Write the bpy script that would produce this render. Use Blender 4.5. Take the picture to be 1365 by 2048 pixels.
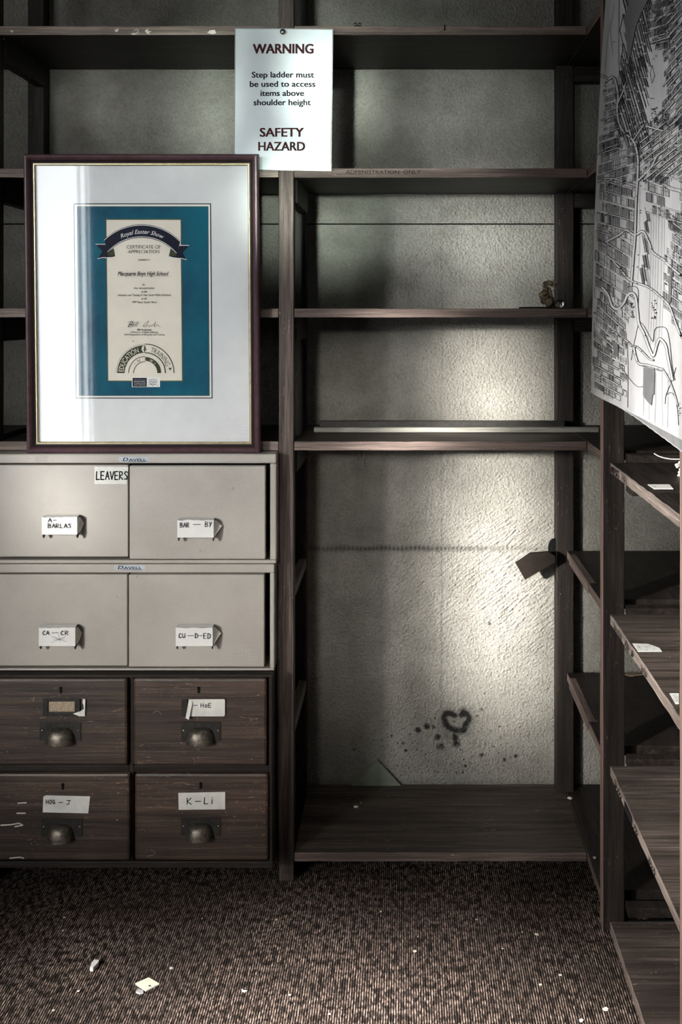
import bpy, bmesh, math, random
import numpy as np
from mathutils import Vector, Matrix, noise
random.seed(7)
C = bpy.context.scene
for o in list(bpy.data.objects): bpy.data.objects.remove(o)
COL = C.collection

# ---------------------------------------------------------------- camera
U = 1/940.0            # one reference unit (metres)
YF = 2.5               # distance of the front plane of the back shelving
CH = 1141*U            # camera height
cam = bpy.data.cameras.new('camera'); co = bpy.data.objects.new('camera', cam); COL.objects.link(co)
co.location = (0, 0, CH); co.rotation_euler = (math.pi/2, 0, 0)
cam.sensor_fit = 'VERTICAL'; cam.sensor_height = 36; cam.lens = 36*2350/2048
cam.shift_x = -(810-682.5)/2048; cam.shift_y = (620-1024)/2048
cam.clip_start = 0.01
C.camera = co
# ---------------------------------------------------------------- light
w = bpy.data.worlds.new('world'); C.world = w; w.use_nodes = True
w.node_tree.nodes['Background'].inputs[0].default_value = (0.75, 0.82, 0.9, 1)
w.node_tree.nodes['Background'].inputs[1].default_value = 0.3
C.view_settings.view_transform = 'Standard'; C.view_settings.look = 'None'
C.view_settings.exposure = 0.0; C.view_settings.gamma = 1.0
try: C.view_settings.use_curve_mapping = False
except Exception: pass

def area(name, loc, target, sx, sy, power, col=(1,1,1), spread=180):
    l = bpy.data.lights.new(name, 'AREA'); l.shape = 'RECTANGLE'; l.size = sx; l.size_y = sy
    l.energy = power; l.color = col; l.spread = math.radians(spread)
    o = bpy.data.objects.new(name, l); COL.objects.link(o); o.location = loc
    o.rotation_euler = (Vector(target)-Vector(loc)).to_track_quat('-Z', 'Y').to_euler()
    return o
def spot(name, loc, target, power, angle, blend=1.0, size=0.1, col=(1,1,1)):
    l = bpy.data.lights.new(name, 'SPOT'); l.spot_size = math.radians(angle); l.spot_blend = blend
    l.energy = power; l.color = col; l.shadow_soft_size = size
    o = bpy.data.objects.new(name, l); COL.objects.link(o); o.location = loc
    o.rotation_euler = (Vector(target)-Vector(loc)).to_track_quat('-Z', 'Y').to_euler()
    return o
def P(px, py, s=1.0):
    return Vector(((px-810)*U/s, YF/s, CH-(py-620)*U/s))
YW = YF*1.1445          # back wall
SW = YF/YW
area('window_light', (-2.85, -1.55, 1.45), (0.0, 2.5, 1.1), 1.2, 1.9, 18, (1.0, 0.985, 0.96))
area('glass_reflection_light', (-1.93, -1.57, 1.1), (-1.93, 3.0, 1.1), 0.38, 2.1, 23.0, (0.93, 0.97, 1.0))  # added panel light, gives the frame glass its bright reflected band
area('overhead_fill_light', (-0.1, 0.5, 2.68), (-0.1, 0.9, 0.0), 0.9, 0.9, 2, (1.0, 0.97, 0.94))  # added overhead fill, no lamp fitting belongs to it
# added unseen spots, each aimed to brighten one patch or area
_k = [0]
def beam(src, tgt, power, wide, tall, size=0.12, col=(1, 1, 1), blend=1.0):
    nm = 'added_spot_beam' + ('.%03d' % _k[0] if _k[0] else ''); _k[0] += 1
    o = spot(nm, src, tgt, power, tall, blend, size, col); o.scale = (math.tan(math.radians(wide/2))/math.tan(math.radians(tall/2)), 1, 1)
    return o
SRC = (-2.35, -1.3, 1.5)
WARM = (1.0, 0.965, 0.91); GREEN = (0.88, 1.0, 0.90)
SRM = (-0.5, -1.3, 1.55)
beam(SRC, P(1000, 1150, SW), 5200, 3.0, 11, 0.10, WARM)
beam(SRC, P(1130, 1230, SW), 900, 6, 17, 0.14, WARM)
beam(SRM, P(740, 1150, SW), 230, 9, 15, 0.14, WARM)
beam(SRC, P(980, 775, SW), 4200, 3.0, 4.8, 0.08, WARM)
beam(SRM, P(760, 780, SW), 260, 9, 5, 0.10, (1.0, 0.97, 0.88))
beam(SRC, P(990, 490, SW), 2000, 4.5, 4.4, 0.12, (0.98, 1.0, 0.96))
beam(SRM, P(700, 440, SW), 520, 8, 3.6, 0.08, GREEN)
beam(SRM, P(655, 470, SW), 700, 3.0, 3.6, 0.08, GREEN)
beam((0.12, -1.3, 1.55), P(548, 430, SW), 700, 1.3, 4.5, 0.05, GREEN)
beam(SRM, P(690, 210, SW), 1300, 2.2, 4.2, 0.08, GREEN)
beam(SRM, P(870, 230, SW), 420, 10, 5, 0.12, (0.93, 1.0, 0.94))
beam(SRM, P(430, 215, SW), 800, 3.6, 5.5, 0.08, GREEN)
beam(SRM, P(230, 200, SW), 330, 5, 5, 0.10, (0.97, 1, 0.98))
beam(SRM, P(640, 45, SW), 330, 10, 2.4, 0.10, GREEN)
beam((-2.35, -1.3, 1.6), P(115, 1000, 1.02), 900, 2.2, 3.6, 0.08, WARM)
beam((-2.35, -1.3, 1.6), P(275, 620, 1.02), 420, 13, 16, 0.2, (0.97, 0.99, 1.0))
beam((-2.35, -1.3, 1.6), P(566, 190, 1.0), 150, 6, 9, 0.2, (0.92, 0.98, 1.0))
beam((-2.35, -1.3, 1.6), P(290, 1130, 1.02), 560, 14, 10, 0.25, WARM)
beam((-2.35, -1.3, 1.6), P(300, 1500, 1.03), 380, 14, 8, 0.25, WARM)
beam((-2.35, -1.0, 1.7), P(1335, 560, 1.4), 260, 10, 20, 0.2, (0.97, 0.98, 1.0))
beam((-2.35, -1.0, 1.7), P(1300, 740, 1.4), 180, 9, 9, 0.2, (0.97, 0.98, 1.0))
beam((-2.35, -1.0, 2.3), P(1400, 1300, 1.3), 2300, 10, 22, 0.2, WARM)
beam((-2.35, -1.0, 2.0), P(300, 2400, 1.54), 4800, 20, 8.5, 0.25, WARM)
beam((-1.9, -1.0, 2.3), P(660, 2400, 1.54), 9000, 13, 9, 0.25, (1.0, 0.93, 0.89))

# ---------------------------------------------------------------- node helper
class NT:
    spec = 0.5
    def __init__(s, name):
        s.m = bpy.data.materials.new(name); s.m.use_nodes = True; s.t = s.m.node_tree
        s.t.nodes.clear(); s.out = s.n('ShaderNodeOutputMaterial')
    def n(s, typ, props=None, **inp):
        nd = s.t.nodes.new(typ)
        for k, v in (props or {}).items(): setattr(nd, k, v)
        for k, v in inp.items():
            key = k.replace('_', ' ')
            if k[0] == 'i' and k[1:].isdigit(): key = int(k[1:])
            s.set(nd.inputs[key], v)
        return nd
    def set(s, sock, v):
        if hasattr(v, 'is_output') or isinstance(v, bpy.types.NodeSocket): s.t.links.new(v, sock)
        elif isinstance(v, (tuple, list)) and len(v) == 3 and sock.type == 'RGBA': sock.default_value = (*v, 1)
        else: sock.default_value = v
    def math(s, op, a, b=0.0, clamp=False):
        nd = s.n('ShaderNodeMath', {'operation': op, 'use_clamp': clamp}, i0=a, i1=b); return nd.outputs[0]
    def mix(s, fac, a, b, blend='MIX'):
        nd = s.t.nodes.new('ShaderNodeMix'); nd.data_type = 'RGBA'; nd.blend_type = blend
        s.set(nd.inputs[0], fac); s.set(nd.inputs[6], a); s.set(nd.inputs[7], b); return nd.outputs[2]
    def ramp(s, fac, stops):
        nd = s.t.nodes.new('ShaderNodeValToRGB'); s.set(nd.inputs[0], fac)
        e = nd.color_ramp.elements
        while len(e) < len(stops): e.new(0.5)
        for i, (p, c) in enumerate(stops):
            e[i].position = p; e[i].color = (*c, 1) if isinstance(c, tuple) else (c, c, c, 1)
        return nd.outputs[0]
    def noise(s, vec, scale, detail=6, rough=0.6, dist=0.0):
        nd = s.n('ShaderNodeTexNoise', Scale=scale, Detail=detail, Roughness=rough, Distortion=dist)
        s.t.links.new(vec, nd.inputs['Vector']); return nd.outputs['Fac']
    def coord(s, scale=(1, 1, 1), rnd=True, out='Object'):
        tc = s.n('ShaderNodeTexCoord'); v = tc.outputs[out]
        mp = s.n('ShaderNodeMapping'); s.t.links.new(v, mp.inputs['Vector']); mp.inputs['Scale'].default_value = scale
        if rnd:
            oi = s.n('ShaderNodeObjectInfo'); r = s.math('MULTIPLY', oi.outputs['Random'], 17.0)
            cx = s.n('ShaderNodeCombineXYZ', X=r, Y=r, Z=r); s.t.links.new(cx.outputs[0], mp.inputs['Location'])
        return mp.outputs[0]
    def finish(s, color, rough=0.6, bump=None, bstr=0.3, bdist=0.002, **kw):
        b = s.n('ShaderNodeBsdfPrincipled'); b.inputs['Specular IOR Level'].default_value = s.spec; s.set(b.inputs['Base Color'], color); s.set(b.inputs['Roughness'], rough)
        for k, v in kw.items(): s.set(b.inputs[k.replace('_', ' ')], v)
        if bump is not None:
            bp = s.n('ShaderNodeBump', Strength=bstr, Distance=bdist, Height=bump)
            s.t.links.new(bp.outputs[0], b.inputs['Normal'])
        s.t.links.new(b.outputs[0], s.out.inputs[0]); return s.m

def wood(name, dark, light, worn, axis, wear=0.5, rough=0.55, cross=45, mott=0.5):
    t = NT(name)
    sc = [cross]*3; sc[axis] = 2.2
    v = t.coord(tuple(sc)); g = t.noise(v, 1.0, 8, 0.65, 0.6)
    sc2 = [cross*5]*3; sc2[axis] = 8
    f = t.noise(t.coord(tuple(sc2)), 1.0, 4, 0.7)
    sc3 = [6]*3; sc3[axis] = 3
    m = t.noise(t.coord(tuple(sc3)), 1.0, 5, 0.6)
    base = t.mix(t.ramp(g, [(0.36, 0.0), (0.66, 1.0)]), dark, light)
    base = t.mix(t.ramp(f, [(0.42, 0.55), (0.58, 0.0)]), base, tuple(c*0.35 for c in dark))
    base = t.mix(t.ramp(m, [(0.35, mott), (0.6, 0.0)]), base, tuple(c*0.5 for c in dark))
    sc4 = [420]*3; sc4[axis] = 110
    wn = t.noise(t.coord(tuple(sc4)), 0.6, 3, 0.75, 1.0)
    wm = t.noise(t.coord((9, 9, 9)), 1.0, 4, 0.6)
    wmask = t.math('MULTIPLY', t.ramp(wn, [(0.63, 0.0), (0.70, 1.0)]), t.ramp(wm, [(0.46, 0.0), (0.62, 1.0)]))
    base = t.mix(t.math('MULTIPLY', wmask, wear), base, worn)
    h = t.math('ADD', g, t.math('MULTIPLY', f, 0.6))
    t.spec = 0.5 if rough < 0.5 else 0.22
    return t.finish(base, rough, h, 0.55, 0.0012)

def plain(name, col, rough=0.5, var=0.12, scale=30, bump=0.0, metal=0.0, **kw):
    t = NT(name); n = t.noise(t.coord(), scale, 5, 0.6)
    lo = tuple(c*(1-var) for c in col); hi = tuple(min(1, c*(1+var)) for c in col)
    c = t.mix(t.ramp(n, [(0.35, 0.0), (0.65, 1.0)]), lo, hi)
    t.spec = 0.06 if any(k in name for k in ('ink', 'print', 'tint', 'cream_cert', 'mount', 'olive', 'matt', 'brown_board', 'cloth')) else 0.4
    return t.finish(c, rough, n if bump else None, bump, 0.001, Metallic=metal, **kw)

M = {}
WD = (0.015, 0.0115, 0.010); WL = (0.047, 0.036, 0.031); WW = (0.42, 0.30, 0.25)
for ax, k in enumerate('xyz'):
    M['wood_'+k] = wood('dark_stained_wood_'+k, WD, WL, WW, ax, 0.5)
    M['edge_'+k] = wood('worn_wood_edge_'+k, (0.13, 0.10, 0.088) if ax == 1 else (0.10, 0.074, 0.064), (0.40, 0.33, 0.29) if ax == 1 else (0.26, 0.195, 0.17), (0.5, 0.42, 0.37), ax, 0.7, 0.6, 60, 0.35)
M['pale_edge_x'] = wood('pale_wood_edge_x', (0.18, 0.14, 0.12), (0.36, 0.29, 0.25), (0.55, 0.47, 0.42), 0, 0.4, 0.65, 60, 0.2)
M['post_z'] = wood('weathered_post_wood', (0.045, 0.034, 0.030), (0.19, 0.145, 0.125), (0.5, 0.4, 0.36), 2, 0.6, 0.6, 60, 0.4)
M['pink_z'] = wood('bare_reddish_wood_z', (0.19, 0.12, 0.10), (0.36, 0.25, 0.21), (0.5, 0.38, 0.33), 2, 0.5, 0.7, 80, 0.1)
M['pink_y'] = wood('bare_reddish_wood_y', (0.15, 0.105, 0.092), (0.34, 0.255, 0.225), (0.5, 0.4, 0.35), 1, 0.6, 0.7, 80, 0.3)
M['drawer'] = wood('varnished_drawer_wood', (0.028, 0.0165, 0.011), (0.125, 0.080, 0.056), (0.55, 0.39, 0.30), 0, 0.9, 0.42, 75, 0.75)
M['shelf_side'] = wood('scuffed_shelf_top', (0.040, 0.031, 0.027), (0.17, 0.135, 0.115), (0.5, 0.42, 0.35), 0, 0.9, 0.55, 40, 0.6)
M['batten'] = wood('pale_grey_batten', (0.24, 0.23, 0.20), (0.42, 0.41, 0.36), (0.5, 0.5, 0.45), 0, 0.3, 0.6, 90, 0.2)
M['black'] = plain('matt_black', (0.006, 0.006, 0.006), 0.8)
M['ink'] = plain('black_ink', (0.012, 0.012, 0.014), 0.6, 0.05)
M['darkbrown'] = plain('dark_brown_board', (0.022, 0.017, 0.014), 0.7, 0.3, 25, 0.3)
M['paper'] = plain('white_paper', (0.74, 0.74, 0.72), 0.6, 0.06, 12, 0.2)
M['oldpaper'] = plain('aged_white_paper', (0.66, 0.66, 0.62), 0.65, 0.12, 25, 0.3)
M['card'] = plain('cream_card', (0.78, 0.76, 0.62), 0.5, 0.03)
M['mat'] = plain('white_mount_board', (0.70, 0.71, 0.71), 0.6, 0.03)
M['lam'] = plain('laminated_sheet', (0.66, 0.72, 0.75), 0.28, 0.05, 8)
M['lamedge'] = plain('laminate_border', (0.30, 0.32, 0.33), 0.2, 0.1)
M['maroon'] = plain('maroon_ink', (0.055, 0.016, 0.018), 0.6)
M['mahog'] = plain('polished_mahogany', (0.075, 0.040, 0.047), 0.28, 0.2, 60)
M['mahogdark'] = plain('dark_mahogany', (0.018, 0.010, 0.012), 0.4)
M['gold'] = plain('gold_fillet', (0.62, 0.52, 0.30), 0.35, 0.15, 60, metal=0.6)
M['cream'] = plain('cream_certificate_paper', (0.74, 0.695, 0.60), 0.6, 0.03)
M['navy'] = plain('navy_print', (0.012, 0.014, 0.028), 0.5)
M['olive'] = plain('olive_print', (0.055, 0.060, 0.035), 0.5)
M['oliveedge'] = plain('olive_gold_edge', (0.13, 0.13, 0.06), 0.5)
M['white'] = plain('white_print', (0.82, 0.82, 0.80), 0.5, 0.02)
M['brass'] = plain('aged_dark_brass', (0.13, 0.115, 0.095), 0.42, 0.4, 150, 0.2, metal=0.75)
M['iron'] = plain('blackened_iron', (0.022, 0.020, 0.018), 0.5, 0.4, 80, 0.2, metal=0.3)
M['steelpin'] = plain('bright_pin_metal', (0.45, 0.44, 0.38), 0.18, 0.1, metal=1.0)
M['plate'] = plain('printed_metal_plate', (0.42, 0.46, 0.50), 0.35, 0.15)
M['cable'] = plain('white_plastic_cable', (0.75, 0.73, 0.68), 0.4, 0.05)
M['leaf'] = plain('dried_leaf', (0.34, 0.27, 0.19), 0.7, 0.3, 200, 0.3)
M['root'] = plain('gnarled_root', (0.20, 0.15, 0.09), 0.8, 0.7, 160, 0.6)
M['debris'] = plain('pale_plaster_chip', (0.72, 0.68, 0.60), 0.7, 0.1)
M['greenpane'] = plain('dusty_green_sheet', (0.15, 0.17, 0.125), 0.5, 0.15, 30)
M['ceil'] = plain('ceiling_paint', (0.12, 0.12, 0.115), 0.9)
M['roomwall'] = plain('room_wall_paint', (0.03, 0.03, 0.03), 0.9)
M['whitewood'] = plain('white_painted_wood', (0.7, 0.7, 0.7), 0.5)

def teal():
    t = NT('teal_certificate_border'); v = t.coord((1, 1, 1), False)
    n = t.noise(v, 22, 6, 0.65); n2 = t.noise(v, 5, 3, 0.5)
    c = t.mix(t.ramp(n, [(0.3, 0.0), (0.7, 1.0)]), (0.010, 0.062, 0.105), (0.018, 0.108, 0.165))
    c = t.mix(t.ramp(n2, [(0.45, 0.0), (0.65, 0.7)]), c, (0.010, 0.145, 0.20))
    t.spec = 0.06
    return t.finish(c, 0.6)
M['teal'] = teal()
def steel():
    t = NT('beige_enamelled_steel'); v = t.coord()
    n = t.noise(v, 350, 3, 0.7); n2 = t.noise(v, 5, 5, 0.6); n3 = t.noise(v, 60, 3, 0.6)
    c = t.mix(t.ramp(n2, [(0.35, 0.0), (0.65, 1.0)]), (0.36, 0.335, 0.30), (0.44, 0.415, 0.375))
    c = t.mix(t.ramp(n, [(0.35, 0.16), (0.6, 0.0)]), c, (0.22, 0.20, 0.18))
    c = t.mix(t.ramp(n3, [(0.72, 0.0), (0.76, 0.6)]), c, (0.12, 0.10, 0.09))
    return t.finish(c, 0.38, n, 0.12, 0.0006)
M['steel'] = steel()
def mapmat():
    t = NT('map_paper'); v = t.coord((1, 1, 1), False)
    n = t.noise(v, 4, 4, 0.6); st = t.noise(t.coord((1, 90, 0.6), False), 1.0, 3, 0.6)
    c = t.mix(t.ramp(n, [(0.35, 0.0), (0.65, 1.0)]), (0.42, 0.42, 0.43), (0.60, 0.60, 0.60))
    c = t.mix(t.ramp(st, [(0.4, 0.22), (0.6, 0.0)]), c, (0.40, 0.40, 0.41))
    return t.finish(c, 0.5, n, 0.2, 0.002)
M['map'] = mapmat()
M['mapgrey'] = plain('map_grey_tint', (0.16, 0.16, 0.165), 0.6, 0.08)
M['mapmid'] = plain('map_mid_tint', (0.40, 0.40, 0.405), 0.6, 0.1)
M['mapink'] = plain('map_ink', (0.015, 0.015, 0.017), 0.6)
M['mapback'] = plain('map_backing_cloth', (0.20, 0.20, 0.20), 0.8)

def glassmat():
    t = NT('picture_glass')
    fr = t.n('ShaderNodeFresnel', IOR=1.5); tr = t.n('ShaderNodeBsdfTransparent'); gl = t.n('ShaderNodeBsdfGlossy', Roughness=0.03)
    mx = t.n('ShaderNodeMixShader'); t.t.links.new(fr.outputs[0], mx.inputs[0]); t.t.links.new(tr.outputs[0], mx.inputs[1]); t.t.links.new(gl.outputs[0], mx.inputs[2])
    t.t.links.new(mx.outputs[0], t.out.inputs[0]); return t.m
M['glass'] = glassmat()
def solidglass():
    t = NT('clear_glass'); g = t.n('ShaderNodeBsdfGlass', Roughness=0.0, IOR=1.5)
    t.t.links.new(g.outputs[0], t.out.inputs[0]); return t.m
M['ball'] = solidglass()

def plaster():
    t = NT('stained_plaster'); v = t.coord((1, 1, 1), False)
    def attr(nm):
        a = t.n('ShaderNodeAttribute'); a.attribute_name = nm; return a.outputs['Fac']
    n = t.noise(v, 3.2, 6, 0.62); f = t.noise(v, 185, 4, 0.6, 0.3); g = t.noise(v, 320, 3, 0.7); mid = t.noise(v, 17, 6, 0.7)
    c = t.mix(t.ramp(n, [(0.35, 0.0), (0.65, 1.0)]), (0.255, 0.245, 0.218), (0.40, 0.388, 0.35))
    c = t.mix(t.ramp(f, [(0.38, 0.35), (0.52, 0.0)]), c, (0.15, 0.145, 0.125))
    c = t.mix(t.ramp(mid, [(0.36, 0.35), (0.55, 0.0)]), c, (0.20, 0.19, 0.165))
    gr = attr('brown_mottle'); gm = t.math('MULTIPLY', gr, t.ramp(mid, [(0.3, 1.0), (0.72, 0.35)]))
    c = t.mix(gm, c, (0.085, 0.08, 0.066))
    sp = t.ramp(t.noise(v, 130, 2, 0.5), [(0.63, 0.0), (0.68, 1.0)])
    c = t.mix(t.math('MULTIPLY', sp, attr('speck')), c, (0.02, 0.02, 0.016))
    c = t.mix(attr('faint'), c, (0.010, 0.010, 0.009))
    so_ = attr('soot'); nz_ = t.math('SUBTRACT', t.noise(v, 220, 3, 0.6), 0.5)
    so_ = t.math('ADD', so_, t.math('MULTIPLY', nz_, t.math('MULTIPLY', so_, 2.2)))
    c = t.mix(t.ramp(so_, [(0.12, 0.0), (0.85, 0.96)]), c, (0.006, 0.006, 0.006))
    # brushed sweeps in the render coat
    va = t.n('ShaderNodeMapping'); t.t.links.new(v, va.inputs['Vector']); va.inputs['Rotation'].default_value = (0, math.radians(38), 0)
    vb = t.n('ShaderNodeMapping'); t.t.links.new(va.outputs[0], vb.inputs['Vector']); vb.inputs['Scale'].default_value = (30, 1, 170)
    br = t.noise(vb.outputs[0], 1.0, 3, 0.5, 0.25)
    vv = t.n('ShaderNodeTexVoronoi', Scale=150.0); t.t.links.new(v, vv.inputs['Vector'])
    h = t.math('ADD', t.math('MULTIPLY', f, 1.0), t.math('MULTIPLY', g, 0.45))
    h = t.math('ADD', h, t.math('MULTIPLY', vv.outputs['Distance'], 0.5))
    h = t.math('ADD', h, t.math('MULTIPLY', t.math('MULTIPLY', br, attr('brush')), 1.9))
    t.spec = 0.25
    return t.finish(c, 0.7, h, 1.0, 0.0065)
M['plaster'] = plaster()
def carpetmat():
    t = NT('ribbed_loop_carpet'); 
    a = t.noise(t.coord((330, 75, 1), False), 1.0, 3, 0.6)
    b = t.noise(t.coord((95, 40, 1), False), 1.0, 4, 0.7)
    m = t.noise(t.coord((3, 3, 3), False), 1.0, 5, 0.6)
    tc = t.n('ShaderNodeTexCoord'); sx = t.n('ShaderNodeSeparateXYZ'); t.t.links.new(tc.outputs['Object'], sx.inputs[0])
    rib = t.math('SINE', t.math('MULTIPLY', sx.outputs[0], 2*math.pi/0.0044))
    rib = t.math('MULTIPLY_ADD', rib, 0.5); t.t.nodes[-1].inputs[2].default_value = 0.5
    c = t.mix(t.ramp(a, [(0.40, 0.0), (0.62, 1.0)]), (0.030, 0.022, 0.019), (0.62, 0.47, 0.40))
    c = t.mix(t.ramp(rib, [(0.1, 0.8), (0.6, 0.0)]), c, (0.012, 0.009, 0.008))
    c = t.mix(t.ramp(b, [(0.42, 0.95), (0.54, 0.0)]), c, (0.014, 0.011, 0.010))
    c = t.mix(t.ramp(m, [(0.38, 0.55), (0.6, 0.0)]), c, (0.03, 0.023, 0.020))
    h = t.math('ADD', rib, t.math('MULTIPLY', a, 1.2))
    t.spec = 0.05
    return t.finish(c, 0.95, h, 0.8, 0.003)
M['carpet'] = carpetmat()

# ---------------------------------------------------------------- mesh builder
class MB:
    def __init__(s): s.v = []; s.f = []; s.mi = []; s.mats = []; s.sm = []
    def mat(s, m):
        m = M[m] if isinstance(m, str) else m
        if m not in s.mats: s.mats.append(m)
        return s.mats.index(m)
    def poly(s, pts, m, smooth=False):
        b = len(s.v); s.v += [Vector(p) for p in pts]; s.f.append(list(range(b, b+len(pts)))); s.mi.append(s.mat(m)); s.sm.append(smooth)
    def raw(s, vs, fs, m, smooth=False):
        b = len(s.v); s.v += [Vector(p) for p in vs]; k = s.mat(m)
        for f in fs: s.f.append([b+i for i in f]); s.mi.append(k); s.sm.append(smooth)
    def box(s, x0, x1, y0, y1, z0, z1, m, fm=None, seg=0, jit=0.0, Mx=None):
        """fm: dict side->material; sides -x +x -y +y -z +z. seg: split along the longest side."""
        if x0 > x1: x0, x1 = x1, x0
        if y0 > y1: y0, y1 = y1, y0
        if z0 > z1: z0, z1 = z1, z0
        d = (x1-x0, y1-y0, z1-z0); ax = d.index(max(d)); n = max(1, seg)
        lo = (x0, y0, z0); hi = (x1, y1, z1); a1, a2 = [(1, 2), (0, 2), (0, 1)][ax]
        vs = []
        for i in range(n+1):
            t = lo[ax]+(hi[ax]-lo[ax])*i/n
            for (p, q) in ((0, 0), (1, 0), (1, 1), (0, 1)):
                c = [0, 0, 0]; c[ax] = t; c[a1] = hi[a1] if p else lo[a1]; c[a2] = hi[a2] if q else lo[a2]
                if jit and 0 < i < n:
                    nz = noise.noise_vector(Vector(c)*23.0)
                    c[a1] += (nz.x*0.8)*jit*(1 if p else 1); c[a2] += nz.y*jit
                vs.append(Vector(c))
        fs = []; side = []
        nm = 'xyz'
        fl = ax == 1
        for i in range(n):
            b = i*4
            for k, (p, q, sd) in enumerate(((0, 1, '-'+nm[a2]), (1, 2, '+'+nm[a1]), (2, 3, '+'+nm[a2]), (3, 0, '-'+nm[a1]))):
                f = [b+p, b+q, b+4+q, b+4+p]
                fs.append(f[::-1] if not fl else f); side.append(sd)
        fs.append([0, 1, 2, 3] if not fl else [3, 2, 1, 0]); side.append('-'+nm[ax])
        e = n*4; fs.append([e+3, e+2, e+1, e] if not fl else [e, e+1, e+2, e+3]); side.append('+'+nm[ax])
        b0 = len(s.v)
        if Mx is not None: vs = [Mx @ v for v in vs]
        s.v += vs
        for f, sd in zip(fs, side):
            s.f.append([b0+i for i in f]); s.mi.append(s.mat((fm or {}).get(sd, m))); s.sm.append(False)
    def tube(s, pts, r, m, n=8, cap=True):
        pts = [Vector(p) for p in pts]; vs = []; L = len(pts)
        rr = r if isinstance(r, (list, tuple)) else [r]*L
        up = Vector((0.13, 0.37, 0.92)).normalized()
        for i, p in enumerate(pts):
            d = (pts[min(i+1, L-1)]-pts[max(i-1, 0)]).normalized()
            a = d.cross(up)
            if a.length < 1e-4: a = d.cross(Vector((1, 0, 0)))
            a.normalize(); b = d.cross(a)
            for k in range(n):
                th = 2*math.pi*k/n; vs.append(p+a*math.cos(th)*rr[i]+b*math.sin(th)*rr[i])
        fs = [[i*n+k, i*n+(k+1) % n, (i+1)*n+(k+1) % n, (i+1)*n+k] for i in range(L-1) for k in range(n)]
        if cap: fs += [list(range(n))[::-1], [(L-1)*n+k for k in range(n)]]
        s.raw(vs, fs, m, True)
    def sphere(s, c, r, m, nu=24, nv=14, sc=(1, 1, 1)):
        vs = []; c = Vector(c)
        for j in range(nv+1):
            ph = math.pi*j/nv
            for i in range(nu):
                th = 2*math.pi*i/nu
                vs.append(c+Vector((math.sin(ph)*math.cos(th)*r*sc[0], math.sin(ph)*math.sin(th)*r*sc[1], math.cos(ph)*r*sc[2])))
        fs = [[j*nu+i, (j+1)*nu+i, (j+1)*nu+(i+1) % nu, j*nu+(i+1) % nu] for j in range(nv) for i in range(nu)]
        s.raw(vs, fs, m, True)
    def ribbon(s, pts2, wdt, fn, m, off=0.0):
        """flat stroke through 2D points; fn(x, y, off) gives the 3D place"""
        for (a, b) in zip(pts2[:-1], pts2[1:]):
            dx, dy = b[0]-a[0], b[1]-a[1]; l = math.hypot(dx, dy)
            if l < 1e-9: continue
            nx, ny = -dy/l*wdt/2, dx/l*wdt/2
            ex, ey = dx/l*wdt*0.25, dy/l*wdt*0.25
            q = [(a[0]+nx-ex, a[1]+ny-ey), (a[0]-nx-ex, a[1]-ny-ey), (b[0]-nx+ex, b[1]-ny+ey), (b[0]+nx+ex, b[1]+ny+ey)]
            s.poly([fn(x, y, off) for x, y in q], m)
    def build(s, name, parent=None, loc=None, bevel=0.0, merge=True):
        """verts are in world space; loc = object origin"""
        root = parent
        while root is not None and root.parent is not None: root = root.parent
        base = Vector(loc) if loc is not None else (Vector(parent['_o']) if parent is not None else Vector((0, 0, 0)))
        me = bpy.data.meshes.new(name)
        me.from_pydata([v-base for v in s.v], [], s.f)
        for m in s.mats: me.materials.append(m)
        me.polygons.foreach_set('material_index', s.mi); me.polygons.foreach_set('use_smooth', s.sm)
        me.update()
        o = bpy.data.objects.new(name, me); COL.objects.link(o)
        if parent is not None:
            o.parent = parent; o.location = base-Vector(parent['_o']); o['_o'] = tuple(base)
        else:
            o.location = base; o['_o'] = tuple(base)
        if bevel:
            b = o.modifiers.new('bevel', 'BEVEL'); b.width = bevel; b.segments = 2; b.limit_method = 'ANGLE'; b.angle_limit = math.radians(50)
        return o
def thing(name, label, cat, loc, group=None):
    o = bpy.data.objects.new(name, None); COL.objects.link(o); o.location = loc; o['_o'] = tuple(loc)
    o.empty_display_size = 0.05; tag(o, label, cat, group); return o
def tag(o, label, cat, group=None):
    o['label'] = label; o['category'] = cat
    if group: o['group'] = group
    return o
def struct(o): o['kind'] = 'structure'; return o
def ux(u): return u*U
def hz(h): return CH-h*U       # height of a level h units below the lens

# ---- text as flat polygons
_tc = {}
def text_geo(txt, bold=0.0, shear=0.0):
    key = (txt, bold, shear)
    if key in _tc: return _tc[key]
    cu = bpy.data.curves.new('t', 'FONT'); cu.body = txt; cu.offset = bold; cu.resolution_u = 3; cu.fill_mode = 'FRONT'; cu.shear = shear
    o = bpy.data.objects.new('t', cu); COL.objects.link(o)
    dg = bpy.context.evaluated_depsgraph_get(); dg.update()
    me = bpy.data.meshes.new_from_object(o.evaluated_get(dg))
    vs = [(v.co.x, v.co.y) for v in me.vertices]; fs = [list(p.vertices) for p in me.polygons]
    bpy.data.objects.remove(o); bpy.data.curves.remove(cu); bpy.data.meshes.remove(me)
    _tc[key] = (vs, fs); return vs, fs
_h, _ = text_geo('H'); CAP = max(v[1] for v in _h)
def text(mb, txt, x0, x1, ybase, cap, fn, m, off=0.0, bold=0.0, shear=0.0):
    vs, fs = text_geo(txt, min(bold, 0.0), shear); a = min(v[0] for v in vs); b = max(v[0] for v in vs)
    d = max(bold, 0.0)*cap*1.25
    for k, (dx, dy) in enumerate(((0, 0),) if d == 0 else ((0, 0), (-d, d*.4), (d, d*.4), (-d, -d*.4), (d, -d*.4))):
        mb.raw([fn(x0+d+dx+(v[0]-a)/(b-a)*(x1-x0-2*d), ybase-v[1]/CAP*cap+dy, off+k*0.00002) for v in vs], fs, m)
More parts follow.
